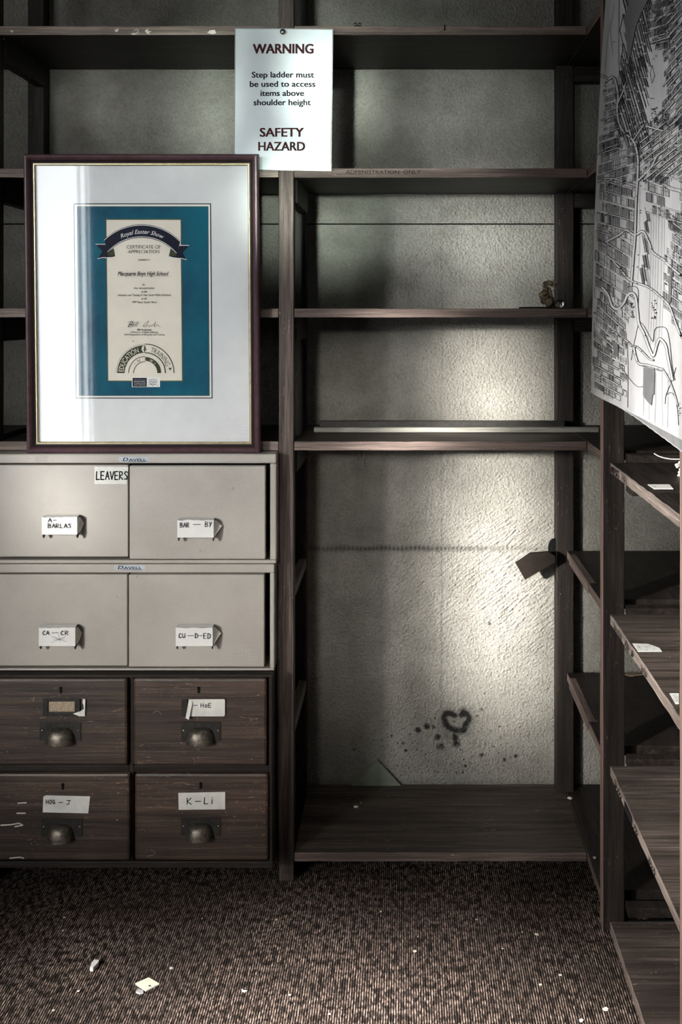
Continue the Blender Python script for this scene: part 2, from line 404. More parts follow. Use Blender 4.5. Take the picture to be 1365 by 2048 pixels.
def text_arc(mb, txt, cx, cy, r, a0, a1, cap, fn, m, off=0.0, bold=0.0, shear=0.0):
    """angles measured from straight up, clockwise positive (degrees); r is the baseline radius, pixels y down"""
    vs, fs = text_geo(txt, min(bold, 0.0), shear); a = min(v[0] for v in vs); b = max(v[0] for v in vs)
    out = []
    for v in vs:
        th = math.radians(a0+(v[0]-a)/(b-a)*(a1-a0)); rr = r+v[1]/CAP*cap
        out.append(fn(cx+math.sin(th)*rr, cy-math.cos(th)*rr, off))
    mb.raw(out, fs, m)
STK = {'A': [[(0, 0), (.5, 1), (1, 0)], [(.2, .4), (.8, .4)]], 'B': [[(0, 0), (0, 1), (.7, .95), (.8, .7), (.1, .52), (.9, .4), (.8, .05), (0, 0)]],
 'C': [[(.9, .85), (.5, 1), (.1, .6), (.2, .1), (.6, 0), (.95, .15)]], 'D': [[(0, 0), (0.05, 1), (.6, .9), (.9, .5), (.6, .05), (0, 0)]],
 'E': [[(.9, 1), (0, 1), (0, 0), (.9, 0)], [(0, .52), (.75, .52)]], 'F': [[(.9, 1), (0, 1), (0, 0)], [(0, .52), (.7, .52)]],
 'G': [[(.85, .85), (.4, 1), (.05, .5), (.35, 0), (.9, .1), (.9, .45), (.5, .45)]], 'H': [[(0, 1), (0, 0)], [(.9, 1), (.9, 0)], [(0, .5), (.9, .5)]],
 'I': [[(.5, 1), (.5, 0)]], 'J': [[(0, 1), (1, 1)], [(.6, 1), (.6, .15), (.3, 0), (0, .15)]], 'K': [[(0, 1), (0, 0)], [(.9, 1), (0, .45), (.95, 0)]],
 'L': [[(0.1, 1), (0, 0), (.9, 0.02)]], 'M': [[(0, 0), (.1, 1), (.5, .4), (.9, 1), (1, 0)]], 'N': [[(0, 0), (0, 1), (.9, 0), (.9, 1)]],
 'O': [[(.5, 1), (.05, .6), (.2, .05), (.7, .02), (.95, .5), (.8, .95), (.5, 1)]], 'o': [[(.5, .75), (.1, .4), (.3, .02), (.8, .1), (.9, .5), (.5, .75)]],
 'R': [[(0, 0), (0, 1), (.75, .95), (.75, .6), (0, .48), (.9, 0)]], 'S': [[(.9, .9), (.4, 1), (.1, .75), (.8, .4), (.7, .05), (.05, .08)]],
 'U': [[(0, 1), (.05, .2), (.4, 0), (.85, .2), (.9, 1)]], 'V': [[(0, 1), (.45, 0), (.95, 1)]], 'Y': [[(0, 1), (.45, .5)], [(.95, 1), (.3, 0)]],
 'T': [[(0, 1), (1, 1)], [(.5, 1), (.5, 0)]], '-': [[(0, .5), (1, .52)]], '1': [[(.5, 1), (.5, 0)]], '0': [[(.5, 1), (.05, .5), (.5, 0), (.95, .5), (.5, 1)]],
 'i': [[(.5, .7), (.45, 0)], [(.5, 1), (.55, .93)]], ' ': []}
def hand(mb, txt, x0, x1, ytop, ybot, fn, m, wdt, off=0.0, gap=0.35, slope=0.0):
    n = len(txt); cw = (x1-x0)/(n+(n-1)*gap); h = ybot-ytop
    for i, ch in enumerate(txt):
        bx = x0+i*cw*(1+gap)
        for st in STK[ch]:
            mb.ribbon([(bx+p[0]*cw, ybot-p[1]*h+slope*(bx-x0)) for p in st], wdt, fn, m, off)
def smooth2(pts, n=4):
    out = []
    for i in range(len(pts)-1):
        p0 = pts[max(i-1, 0)]; p1 = pts[i]; p2 = pts[i+1]; p3 = pts[min(i+2, len(pts)-1)]
        for k in range(n):
            t = k/n
            out.append(tuple(0.5*((2*p1[a])+(-p0[a]+p2[a])*t+(2*p0[a]-5*p1[a]+4*p2[a]-p3[a])*t*t+(-p0[a]+3*p1[a]-3*p2[a]+p3[a])*t**3) for a in range(len(p1))))
    out.append(tuple(pts[-1])); return out

# ================================================================= THE ROOM
XR = ux(710); XL = -4.0; YB = -1.65; ZC = 2.75
# back wall: dense grid so the stains and the render coat keep their own shapes
def back_wall():
    st = 0.0035
    gx0, gx1, gz0, gz1 = -1.05, XR, 0.0, 2.0
    nx = int((gx1-gx0)/st)+1; nz = int((gz1-gz0)/st)+1
    xs = np.linspace(gx0, gx1, nx); zs = np.linspace(gz0, gz1, nz)
    X, Z = np.meshgrid(xs, zs)
    PX = X/U*SW+810; PY = (CH-Z)/U*SW+620
    co_ = np.stack([X, np.full_like(X, YW), Z], -1).reshape(-1, 3)
    i = np.arange(nx-1); j = np.arange(nz-1); I, J = np.meshgrid(i, j); a = (J*nx+I).ravel()
    F = np.stack([a, a+1, a+nx+1, a+nx], -1)
    me = bpy.data.meshes.new('wall_back'); me.vertices.add(len(co_)); me.vertices.foreach_set('co', co_.ravel())
    me.loops.add(F.size); me.loops.foreach_set('vertex_index', F.ravel().astype(np.int32))
    me.polygons.add(len(F)); me.polygons.foreach_set('loop_start', np.arange(0, F.size, 4, dtype=np.int32))
    try: me.polygons.foreach_set('loop_total', np.full(len(F), 4, dtype=np.int32))
    except Exception: pass
    me.update(calc_edges=True)
    rng = np.random.RandomState(3)
    def wob(f, seed):
        r = np.random.RandomState(seed); o = np.zeros_like(X)
        for k in range(6):
            a, b, c = r.uniform(-1, 1, 3); o += np.sin((a*PX+b*PY)*f+c*6)/6
        return o
    W1 = wob(0.07, 1); W2 = wob(0.16, 2); W3 = wob(0.03, 5)
    PXw = PX+W1*14+W2*6; PYw = PY+W3*18+W2*6
    def blob(cx, cy, rx, ry, p=2): return np.exp(-(((PXw-cx)/rx)**2+((PYw-cy)/ry)**2))
    soot = np.zeros_like(X); faint = np.zeros_like(X); brown_mottle = np.zeros_like(X); speck = np.zeros_like(X); brush = np.zeros_like(X)
    for (cx, cy, rx, ry, k) in ((790, 560, 90, 45, .75), (700, 600, 70, 30, .5), (870, 520, 50, 70, .45), (680, 650, 120, 34, .6), (800, 640, 90, 30, .5), (740, 830, 120, 30, .4),
        (700, 760, 60, 60, .35), (250, 200, 45, 90, .5), (290, 260, 60, 50, .5), (170, 270, 40, 40, .5), (850, 210, 60, 80, .25), (700, 300, 60, 40, .3), (960, 300, 60, 60, .2), (700, 480, 90, 30, .4), (660, 410, 70, 18, .4),
        (720, 930, 40, 50, .45), (760, 1080, 150, 30, .3), (700, 1180, 80, 90, .3), (830, 1360, 40, 25, .25), (680, 1500, 60, 70, .4), (900, 1440, 90, 60, .35), (1000, 1540, 120, 30, .25), (960, 620, 60, 12, .3), (330, 30, 60, 40, .5), (850, 20, 120, 30, .4)):
        brown_mottle = np.maximum(brown_mottle, k*blob(cx, cy, rx, ry))  # soft patches of darker brown mottling
    # the scar left by a removed shelf
    band = np.exp(-((PY-1097-W2*2)/5.5)**2)*(PX > 612)*(PX < 1100)
    rib = 0.5+0.5*np.sin(PX*0.75+W1*3)
    faint = np.maximum(faint, band*(0.4+0.5*rib)*np.clip(1.1-np.abs(PX-800)/420, 0.25, 1))
    # crack
    faint = np.maximum(faint, 0.30*np.exp(-((PX-884-W1*2.5)/1.7)**2)*(PY > 895)*(PY < 1450))
    faint = np.maximum(faint, 0.16*np.exp(-((PX-884-W1*2.5)/1.7)**2)*(PY > 390)*(PY < 895))
    # sprayed mark
    def seg(ax, ay, bx, by):
        dx, dy = bx-ax, by-ay; t = np.clip(((PX-ax)*dx+(PY-ay)*dy)/(dx*dx+dy*dy), 0, 1)
        return np.hypot(PX-ax-t*dx, PY-ay-t*dy)
    mk = smooth2([(910, 1431), (901, 1427), (892, 1427), (889, 1437), (893, 1449), (904, 1458), (918, 1461), (928, 1461), (931, 1450), (939, 1439), (937, 1432), (929, 1423), (923, 1430)], 2)
    d = np.full_like(X, 1e9)
    for a, b in zip(mk[:-1], mk[1:]): d = np.minimum(d, seg(*a, *b))
    soot = np.maximum(soot, 1/(1+np.exp((d-5.2)/1.0))); faint = np.maximum(faint, 0.45*np.exp(-(d/12)**2))
    soot = np.maximum(soot, 1/(1+np.exp((np.hypot(PX-925, PY-1430)-6)/1)))
    for (cx, cy, r, k) in ((837, 1459, 5, .8), (854, 1451, 6, .8), (868, 1452, 4, .6), (876, 1472, 6, .7), (881, 1492, 8, .6), (911, 1476, 7, .9), (914, 1487, 8, .7), (908, 1470, 4, .8), (893, 1471, 9, .3),
        (965, 1509, 4, .8), (1010, 1519, 4, .9), (1035, 1512, 3.5, .9), (980, 1248, 2.6, .9), (969, 1214, 2, .5), (782, 1473, 3, .7), (806, 1487, 2.5, .8), (812, 1501, 3, .8), (963, 1419, 3, .7), (953, 1432, 3, .6), (999, 1453, 2.5, .7), (933, 1531, 3, .8), (920, 1525, 2.5, .6), (709, 1500, 3, .5), (1003, 1475, 3, .5), (970, 1388, 2, .6)):
        soot = np.maximum(soot, min(1, k*1.25)*np.exp(-((((PX-cx)+W2*3)**2+((PY-cy)+W1*3)**2)/(1.35*r*r))**1.5))
    speck = 0.85*np.clip(blob(780, 1480, 90, 35)+blob(960, 1500, 140, 60)+0.7*blob(900, 1540, 180, 30)+blob(900, 1460, 60, 40)+0.5*blob(720, 1490, 40, 40), 0, 1)
    faint = np.maximum(faint, 0.25*np.clip((PY-1553)/14, 0, 1)*(PY < 1572))
    brush = np.clip(blob(1040, 1130, 130, 130)+0.8*blob(1060, 1230, 70, 120)+0.4*blob(850, 1180, 120, 120), 0, 1)
    for nm, arr in (('soot', soot), ('faint', faint), ('brown_mottle', brown_mottle), ('speck', speck), ('brush', brush)):
        at = me.attributes.new(nm, 'FLOAT', 'POINT'); at.data.foreach_set('value', arr.ravel().astype(np.float32))
    me.materials.append(M['plaster'])
    o = bpy.data.objects.new('wall_back', me); COL.objects.link(o); struct(o)
    mb = MB()
    mb.poly([(XL, YW, 0), (gx0, YW, 0), (gx0, YW, ZC), (XL, YW, ZC)], 'plaster')
    mb.poly([(gx0, YW, gz1), (gx1, YW, gz1), (gx1, YW, ZC), (gx0, YW, ZC)], 'plaster')
    mb.box(XL, XR, YW+0.002, YW+0.12, 0, ZC, 'plaster')
    struct(mb.build('wall_back'))
back_wall()
mb = MB(); mb.box(XL, XR+0.1, YB-0.1, YW+0.1, -0.1, 0.0, 'carpet'); struct(mb.build('floor'))
mb = MB(); mb.box(XL, XR+0.1, YB-0.1, YW+0.1, ZC, ZC+0.1, 'ceil'); struct(mb.build('ceiling'))
mb = MB(); mb.box(XR, XR+0.1, YB, YW, 0, ZC, 'plaster'); struct(mb.build('wall_right'))
mb = MB(); mb.box(XL-0.1, XL, YB, YW, 0, ZC, 'roomwall'); struct(mb.build('wall_left'))
# rear wall with a tall window opening, behind the camera
wx0, wx1, wz0, wz1 = -3.5, -1.735, 0.04, 2.45
mb = MB()
mb.box(XL, wx0, YB-0.1, YB, 0, ZC, 'roomwall'); mb.box(wx1, XR, YB-0.1, YB, 0, ZC, 'roomwall')
mb.box(wx0, wx1, YB-0.1, YB, wz1, ZC, 'roomwall'); mb.box(wx0, wx1, YB-0.1, YB, 0, wz0, 'roomwall')
struct(mb.build('wall_rear'))
mb = MB()
for x in (wx1-0.015, -1.79, -2.03, -2.07, -2.16, wx0+0.02): mb.box(x-0.006, x+0.006, YB+0.085, YB+0.10, wz0, wz1, 'whitewood')
mb.box(wx0, wx1, YB+0.0, YB+0.03, wz0, wz0+0.04, 'whitewood'); mb.box(wx0, wx1, YB, YB+0.03, wz1-0.04, wz1, 'whitewood')
struct(mb.build('window_1'))
# joint line across the wall (thin cover strip)
mb = MB()
a = P(560, 446, SW).x; b = P(1300, 441, SW).x
mb.box(a-0.9, b, YW-0.004, YW, P(0, 447, SW).z, P(0, 443.5, SW).z, 'plaster'); mb.box(a-0.9, b, YW-0.0015, YW, P(0, 449.5, SW).z, P(0, 447, SW).z, 'black')
struct(mb.build('trim_1', bevel=0.001))

# ================================================================= BACK SHELVING
TH = 18
bs = thing('shelving_unit', 'dark brown timber shelving fixed across the back wall, open bay on the right', 'shelving', (ux(-230), YW-0.18, 0))
def plank(name, parent, x0, x1, y0, y1, z0, z1, m, fm=None, seg=24, jit=0.0009, bevel=0.0012, label=None, extra=None):
    mb = MB(); mb.box(x0, x1, y0, y1, z0, z1, m, fm, seg, jit)
    if extra: extra(mb)
    o = mb.build(name, parent, bevel=bevel)
    if label: o['label'] = label
    return o
g = 0.0008
PXW = 30  # post width in units
PL, PR = -252, -222
ff = lambda px, py, off=0.0: P(px, py, 1.0)+Vector((0, -0.0012-off, 0))
def marks_right(mb):
    text(mb, 'ADMINISTRATION  ONLY', 692, 842, 348, 7.5, ff, 'darkbrown')
    hand(mb, '1L-', 1082, 1110, 338, 347, ff, 'edge_x', 1.2)
def flecks(pl):
    def f(mb):
        for pts in pl: mb.poly([ff(x, y, 0.0003) for x, y in pts], 'debris')
        if len(pl) > 3: mb.ribbon([(268, 62), (273, 59), (278, 61), (273, 66), (280, 67)], 1.1, ff, 'debris')
    return f
FL = [[(229, 60), (238, 57), (237, 63), (232, 65)], [(415, 66), (420, 61), (430, 60), (433, 67), (425, 69)], [(262, 67), (270, 66), (276, 69), (266, 70)], [(20, 60), (28, 62), (24, 66)], [(290, 62), (297, 57), (296, 62), (304, 63), (298, 66), (301, 70), (294, 67)]]
for H in (-568, -283, -3, 263, 1085):
    plank('shelf', bs, ux(PR)+g, ux(365)-g, YF, YW-g, hz(H+TH), hz(H), 'wood_x', {'-y': 'edge_x', '+z': 'shelf_side' if H in (1085, 263) else 'wood_x'}, extra=marks_right if H == -283 else None)
    lft = plank('shelf', bs, ux(-813), ux(PL)-g, YF, YW-g, hz(H+TH), hz(H), 'wood_x', {'-y': 'pale_edge_x' if H != 1085 else 'wood_x'}, extra=flecks(FL) if H == -568 else None)
    plank('shelf', bs, ux(-1300), ux(-850)-g, YF, YW-g, hz(H+TH), hz(H), 'wood_x', {'-y': 'wood_x'}, label=None)
def post(x0, x1, y0, y1, parent=bs, m='post_z', fm=None, z0=0.0, z1=2.3, label=None):
    return plank('post', parent, ux(x0), ux(x1), y0, y1, z0, z1, m, fm, 40, 0.0008, 0.002, label)
post(PL, PR, YF-0.003, YF+0.034, bs, 'post_z', {'+x': 'wood_z', '-x': 'wood_z'})
post(PL, PR-0.5, YW-0.045, YW-g, bs, 'wood_z')
post(-850, -813, YF-0.003, YF+0.034, bs, 'wood_z')
post(-850, -813, YW-0.045, YW-g, bs, 'wood_z')
for xa, xb in ((PR-18, PR), (-831, -813)):
    for H in (-568, -283, -3, 263, 541, 815, 1085):
        ch = 48 if H not in (541, 815) else 22
        plank('cleat', bs, ux(xa)+g, ux(xb)+(0.004 if ch > 30 else 0), YF+0.036, YW-0.047, hz(H+TH+ch), hz(H+TH)-g, 'wood_y' if H not in (541, 815) else 'edge_y')
# ================================================================= SIDE SHELVING
sd = thing('shelving_unit', 'dark timber side shelving running along the right wall, towards the camera', 'shelving', (ux(500), 2.0, 0))
XF = ux(365); XB = XR-g
yb = YW-g
def Y(s): return YF/s
# corner post against the back wall
post(342, 381, Y(0.888), yb, sd, 'wood_z', {'-y': 'wood_z'})
# upright frame one
post(365, 405, Y(1.0866), Y(1.071), sd, 'wood_z', {'-x': 'pink_z'})
# upright frame two
post(365, 405, Y(1.54), Y(1.507), sd, 'wood_z', {'-x': 'pink_z'})
post(670, 708, Y(1.0866), Y(1.071), sd, 'wood_z'); post(670, 708, Y(1.54), Y(1.507), sd, 'wood_z')
def slanted(x0, Ht):  # px, h(0..1 down the edge) -> edge point
    def f(x, h, off=0.0):
        h = h/16.0; s = (x-810)/365.0; return Vector((XF-0.0018-off, YF/s, hz(Ht+1+h*(TH-2))))
    return f
def near_marks(Hn):
    def f(mb):
        if Hn == 271:
            f1 = slanted(0, 271)
            hand(mb, 'MENS', 1226, 1240, 2, 14.4, f1, 'ink', 1.0, 0, 0.3); hand(mb, '101', 1245, 1256, 2.4, 13.6, f1, 'ink', 0.9, 0, 0.4)
            mb.poly([f1(1223, 5), f1(1226, 5), f1(1226, 14.4), f1(1223, 14.4)], 'maroon')
        for (h_, xs) in ((540, (1230, 1233, 1236, 1240, 1243, 1252, 1255, 1258, 1265, 1267, 1285, 1288, 1291, 1294)), (809, (1232, 1234, 1237, 1240, 1243, 1270, 1273, 1276, 1299, 1302, 1305, 1308, 1311))):
            if h_ != Hn: continue
            for i, x in enumerate(xs):
                a = 1.6+2.4*(i % 3); mb.ribbon([(x, a), (x+1.3, 8), (x+0.2, 14.4-1.6*(i % 2))], 1.1, slanted(0, h_), 'ink')
        if Hn == 809:
            f3 = slanted(0, 809); mb.poly([f3(1251, 1.6), f3(1266, 1.6), f3(1267, 15), f3(1252, 15)], 'ink')
    return f
for H in (-568, -283, -3, 263, 541, 815, 1085):
    far = H in (541, 815)
    Hn = {263: 271, 541: 540, 815: 809}.get(H, H)
    if far:
        plank('shelf', sd, XF, XB, Y(1.070), Y(0.890), hz(H+TH), hz(H), 'wood_y', {'-x': 'pink_y'})
        mb = MB()  # bare strip where an edging was torn off
        x1 = ux(365+13); zt = hz(H)+0.0012; ya, yb2 = Y(0.905), Y(1.012)
        n = 26; L = []; R = []
        for i in range(n+1):
            y = ya+(yb2-ya)*i/n; L.append((XF-0.0008, y, zt)); R.append((x1+noise.noise(Vector((0, y*60, H)))*0.0022, y, zt))
        R[-1] = (x1+0.006, yb2, zt)
        for i in range(n): mb.poly([L[i], R[i], R[i+1], L[i+1]][::-1], 'pink_y')
        for i in range(n):
            mb.poly([L[i], L[i+1], (L[i+1][0]-0.001, L[i+1][1], hz(H+TH)-0.002), (L[i][0]-0.001, L[i][1], hz(H+TH)-0.002)], 'pink_y')
        mb.build('bare_edge', sd)['label'] = 'torn pale strip along the shelf edge'
    else:
        plank('shelf', sd, XF+g, XB, Y(1.070), YW-0.001, hz(H+TH), hz(H), 'wood_y', {'-x': 'pink_y'})
    plank('shelf', sd, XF, XB, Y(1.506), Y(1.127), hz(Hn+TH), hz(Hn), 'shelf_side' if H in (541, 815, 1085) else 'wood_y', {'-x': 'edge_y'}, seg=40, jit=0.0014, extra=near_marks(Hn))
    plank('shelf_end', sd, ux(406), XB, Y(1.103), Y(1.0885), hz(H+TH), hz(H), 'wood_y', seg=6)
    plank('cleat', sd, ux(406), XB, Y(1.1265), Y(1.1035), hz(H+TH+26), hz(max(H, Hn)+TH+1), 'black')  # black filler bar: shade of the open gap put in as colour
    # cleats under the shelves
    plank('cleat', sd, XF+0.018, XB, Y(0.888)+0.004, YW-0.001, hz(H+TH+34), hz(H+TH)-g, 'wood_x')
    plank('cleat', sd, ux(392), ux(668), Y(1.160), Y(1.129), hz(Hn+TH+32), hz(Hn+TH)-g, 'wood_x')
# a near bay past the second upright (just its beginning)
for H in (271, 540, 809, 1085):
    plank('shelf', sd, XF, XB, Y(2.3), Y(1.56), hz(H+TH), hz(H), 'wood_y', {'-x': 'edge_y'})
# ================================================================= STEEL CABINETS
def steel_cab(name_label, s, xr, ytop, xi, yit, yib, ybot, drawers, tops):
    k = U/s; yf = YF/s
    X = lambda px: (px-810)*k; Zc = lambda py: CH-(py-620)*k
    xl = -40; xil = -22
    cab = thing('filing_cabinet', name_label, 'filing cabinet', (X(257), yf+0.15, Zc(ybot)), 'beige steel card cabinets')
    mb = MB(); yk = YW-0.06
    mb.box(X(xl), X(xr), yf, yk, Zc(yit), Zc(ytop), 'steel'); mb.box(X(xl), X(xr), yf, yk, Zc(ybot), Zc(yib), 'steel')
    mb.box(X(xl), X(xil), yf, yk, Zc(yib), Zc(yit), 'steel'); mb.box(X(xi), X(xr), yf, yk, Zc(yib), Zc(yit), 'steel')
    mb.box(X(xil), X(xi), yf+0.09, yf+0.10, Zc(yib), Zc(yit), 'black')
    mb.build('body', cab, bevel=0.003)
    for (x0, y0, x1, y1, out, txt, hx0, hy0, hx1, hy1) in drawers:
        sf = YF/(yf-out); kk = U/sf
        XX = lambda px: (px-810)*kk; ZZ = lambda py: CH-(py-620)*kk
        dm = MB(); yo = yf-out
        dm.box(XX(x0), XX(x1), yo, yo+0.020, ZZ(y1), ZZ(y0), 'steel')
        dm.box(XX(x0)+0.012, XX(x1)-0.012, yo+0.020, yf+0.085, ZZ(y1)+0.006, ZZ(y0)-0.02, 'steel')
        d = dm.build('drawer', cab, bevel=0.0022)
        # pull: bent steel channel with a paper sleeve
        pr = 0.026; sp = YF/(yo-pr); kp = U/sp
        hm = MB()
        hx = lambda px: (px-810)*kp; hZ = lambda py: CH-(py-620)*kp
        zt, zb = hZ(hy0), hZ(hy1); xa, xb = hx(hx0), hx(hx1); t = 0.0015
        for xx in (xa, xb-t):
            hm.raw([(xx, yo-pr, zt), (xx, yo-pr, zb-0.006), (xx, yo-pr+0.008, zb-0.010), (xx, yo, zb+0.004), (xx, yo, zt), (xx+t, yo-pr, zt), (xx+t, yo-pr, zb-0.006), (xx+t, yo-pr+0.008, zb-0.010), (xx+t, yo, zb+0.004), (xx+t, yo, zt)],
                   [[0, 4, 3, 2, 1], [5, 6, 7, 8, 9], [0, 1, 6, 5], [1, 2, 7, 6], [2, 3, 8, 7], [3, 4, 9, 8], [4, 0, 5, 9]], 'iron')
        hm.box(xa, xb, yo-pr, yo-pr+t, zb, zt, 'iron'); hm.box(xa, xb, yo-pr, yo, zt-t, zt, 'iron')
        hm.build('pull', d)
        pm = MB(); n = 14; rows = 4; vs = []; yp = yo-pr-0.0012
        for j in range(rows+1):
            for i in range(n+1):
                u_ = i/n; v_ = j/rows; x = xa-0.001+(xb-xa+0.002)*u_
                wv = noise.noise(Vector((u_*4+x0, v_*2, y0)))*0.0014
                z = zt+0.001+noise.noise(Vector((u_*5, x0, 3)))*0.0018*(1-v_)+((zb-0.001)-(zt+0.001))*v_
                vs.append((x, yp-abs(wv), z))
        fs = [[j*(n+1)+i, (j+1)*(n+1)+i, (j+1)*(n+1)+i+1, j*(n+1)+i+1] for j in range(rows) for i in range(n)]
        pm.raw(vs, fs, 'paper', True)
        pm.poly([(xa-0.001, yp, zt+0.001), (xb+0.001, yp, zt+0.001), (xb, yo-0.006, zt+0.002), (xa, yo-0.006, zt+0.002)], 'paper')
        w2 = 0.013 if x0 > 200 else 0.007   # loose end on the right side
        pm.poly([(xb+0.0012, yp+0.001, zt), (xb+0.0012, yp+0.001, zb), (xb+0.003, yo-0.010, zb+0.003), (xb+0.002+w2, yo-0.006, (zt+zb)/2+0.002), (xb+0.002, yo-0.010, zt-0.001)], 'oldpaper')
        fnp = lambda x, y, off=0.0: Vector((hx(x), yp-0.0022-off, hZ(y)))
        for (tx, a, b, c, e) in txt: hand(pm, tx, a, b, c, e, fnp, 'ink', 1.15, 0, 0.35)
        if x0 < 200 and y0 > 1100:
            for q in ([(104, 1272), (134, 1283)], [(104, 1284), (132, 1272)], [(118, 1266), (120, 1283)], [(106, 1279), (130, 1277)]): pm.ribbon(q, 0.5, fnp, 'mapgrey')
        pm.build('paper_label', d)['label'] = 'white paper sleeve with handwriting wrapped around the pull'
    return cab, X, Zc, yf
# upper
cab1, X1, Z1, y1 = steel_cab('beige steel filing cabinet right under the framed certificate, upper of two', 1.02, 553, 908, 540, 927, 1120, 1127.5, [
    (-14, 930, 256.5, 1114, 0.004, [('A-', 97, 114, 1036, 1044), ('BARLAS', 97, 143, 1047, 1055)], 85, 1035, 154, 1068),
    (259, 932, 531, 1118.5, 0.016, [('BAR', 361, 379, 1045, 1054), ('-', 387, 402, 1044, 1053), ('BY', 411, 424, 1043, 1053)], 356, 1041, 427, 1074)], None)
cab2, X2, Z2, y2 = steel_cab('beige steel filing cabinet on the wooden chest, lower of two', 1.02, 549, 1128.5, 540, 1146, 1337, 1341.6, [
    (-14, 1149, 255, 1332, 0.004, [('CA', 86, 99, 1261, 1269), ('-', 105, 117, 1261, 1269), ('CR', 122, 138, 1261, 1269)], 79, 1256, 150, 1291),
    (257.5, 1149.5, 529, 1334, 0.010, [('CU', 358, 371, 1266, 1275), ('-', 376, 388, 1266, 1275), ('D', 391, 397, 1266, 1275), ('-', 400, 405, 1266, 1275), ('ED', 408, 422, 1266, 1276)], 353, 1256, 425, 1291)], None)
def fplane(s, o0=0.0): return lambda px, py, off=0.0: P(px, py, s)+Vector((0, -o0-off, 0))
for cab, (x0, y0, x1_, y1_), tx in ((cab1, (238, 913.5, 298, 924), (246, 293)), (cab2, (229, 1130, 291, 1140), (236, 284))):
    mb = MB(); f = fplane(1.02, 0.0008)
    mb.poly([f(x0, y0), f(x0, y1_), f(x1_, y1_), f(x1_, y0)], 'plate')
    text(mb, 'D', tx[0], tx[0]+11, y1_-2.0, 6.6, f, 'navy', 0.0004, 0.03, 0.2); text(mb, 'AVELL', tx[0]+12, tx[1], y1_-2.0, 4.6, f, 'navy', 0.0004, 0.03)
    mb.ribbon([(tx[0]+10, y1_-1.2), (tx[1], y1_-1.2)], 0.8, f, 'navy', 0.0004)
    mb.build('maker_plate', cab)['label'] = 'blue grey metal maker plate with dark lettering'
# tape with LEAVERS, on the left upper drawer
d0 = [c for c in cab1.children if c.name.startswith('drawer')][0]
mb = MB(); f = fplane(YF/(y1-0.004), 0.0008)
mb.poly([f(189, 933), f(189, 968), f(254, 968), f(257, 935), f(256, 934)], 'oldpaper')
hand(mb, 'LEAVERS', 193, 256, 943, 959, f, 'ink', 2.3, 0.0004, 0.28)
mb.build('paper_label', d0)['label'] = 'white taped paper label reading LEAVERS'
mb = MB(); f = fplane(1.02, 0.0007); mb.poly([f(72, 912), f(70, 924), f(95, 924), f(97, 911)], 'steel'); mb.build('tape', cab1)

# ================================================================= WOODEN CHEST
sc_ = 1.03; kc = U/sc_; yc = YF/sc_
Xc = lambda px: (px-810)*kc; Zc = lambda py: CH-(py-620)*kc
chest = thing('card_index_cabinet', 'old dark wooden chest of card drawers with brass cup pulls, under the steel cabinets', 'cabinet', (Xc(257), yc+0.15, hz(1085)))
mb = MB(); yk = YW-0.06
zt = hz(708)-0.0006; zb = hz(1085)+0.0006
mb.box(Xc(-45), Xc(546), yc, yk, zt-0.006, zt, 'wood_x', seg=20, jit=0.0005)
mb.box(Xc(-45), Xc(546), yc+0.001, yk, zb, zb+0.014, 'wood_x', seg=20, jit=0.0005)
mb.box(Xc(538), Xc(545), yc+0.001, yk, zb+0.014, zt-0.006, 'wood_z'); mb.box(Xc(-45), Xc(-30), yc+0.001, yk, zb+0.014, zt-0.006, 'wood_z')
mb.box(Xc(257), Xc(266), yc+0.006, yk, zb+0.014, zt-0.006, 'wood_z'); mb.box(Xc(-30), Xc(257), yc+0.006, yk, Zc(1547), Zc(1533), 'wood_x'); mb.box(Xc(266), Xc(538), yc+0.006, yk, Zc(1547), Zc(1533), 'wood_x')
mb.box(Xc(-30), Xc(538), yc+0.16, yc+0.17, zb+0.014, zt-0.006, 'black')
mb.build('body', chest, bevel=0.0015)
out = 0.008; sdw = YF/(yc-out); kd = U/sdw
Xd = lambda px: (px-810)*kd; Zd = lambda py: CH-(py-620)*kd; yd = yc-out
fd = lambda px, py, off=0.0: Vector((Xd(px), yd-0.0008-off, Zd(py)))
def cup_pull(parent, px0, py0, px1, py1, cx0, cy0, cx1, cy1):
    m_ = MB(); x0, x1, z0, z1 = Xd(px0), Xd(px1), Zd(py1), Zd(py0)
    m_.box(x0, x1, yd-0.002, yd, z0, z1, 'iron')
    cx = (Xd(cx0)+Xd(cx1))/2; rx = (Xd(cx1)-Xd(cx0))/2; zc0 = Zd(cy1)+0.001; rz = Zd(cy0)-zc0; ry = 0.023
    n, m2 = 24, 10; vs = []
    for j in range(m2+1):
        ph = math.pi/2*j/m2
        for i in range(n+1):
            th = math.pi*i/n
            vs.append((cx-math.copysign(abs(math.cos(th))**0.8, math.cos(th))*rx*math.cos(ph)**0.5 if j < m2 else cx, yd-0.002-math.sin(th)*ry*math.cos(ph)**0.6 if j < m2 else yd-0.002, zc0+math.sin(ph)*rz))
    fs = [[j*(n+1)+i, j*(n+1)+i+1, (j+1)*(n+1)+i+1, (j+1)*(n+1)+i] for j in range(m2) for i in range(n)]
    m_.raw(vs, fs, 'brass', True)
    m_.tube([(cx-math.cos(math.pi*i/20)*rx, yd-0.002-math.sin(math.pi*i/20)*ry, zc0) for i in range(21)], 0.0012, 'brass', 6)
    for sx in (x0+0.005, x1-0.005): m_.sphere((sx, yd-0.002, (z0*0.45+z1*0.55)), 0.0022, 'steelpin', 10, 6, (1, .5, 1))
    m_.build('cup_pull', parent)
def keyhole(m_, cx, cy):
    pts = [(cx+math.cos(t)*3.3, cy-3+math.sin(t)*3.3) for t in [math.radians(140+i*26) for i in range(11)]]+[(cx+2.4, cy+7), (cx-2.4, cy+7)]
    m_.poly([fd(x, y, 0.0003) for x, y in pts][::-1], 'black')
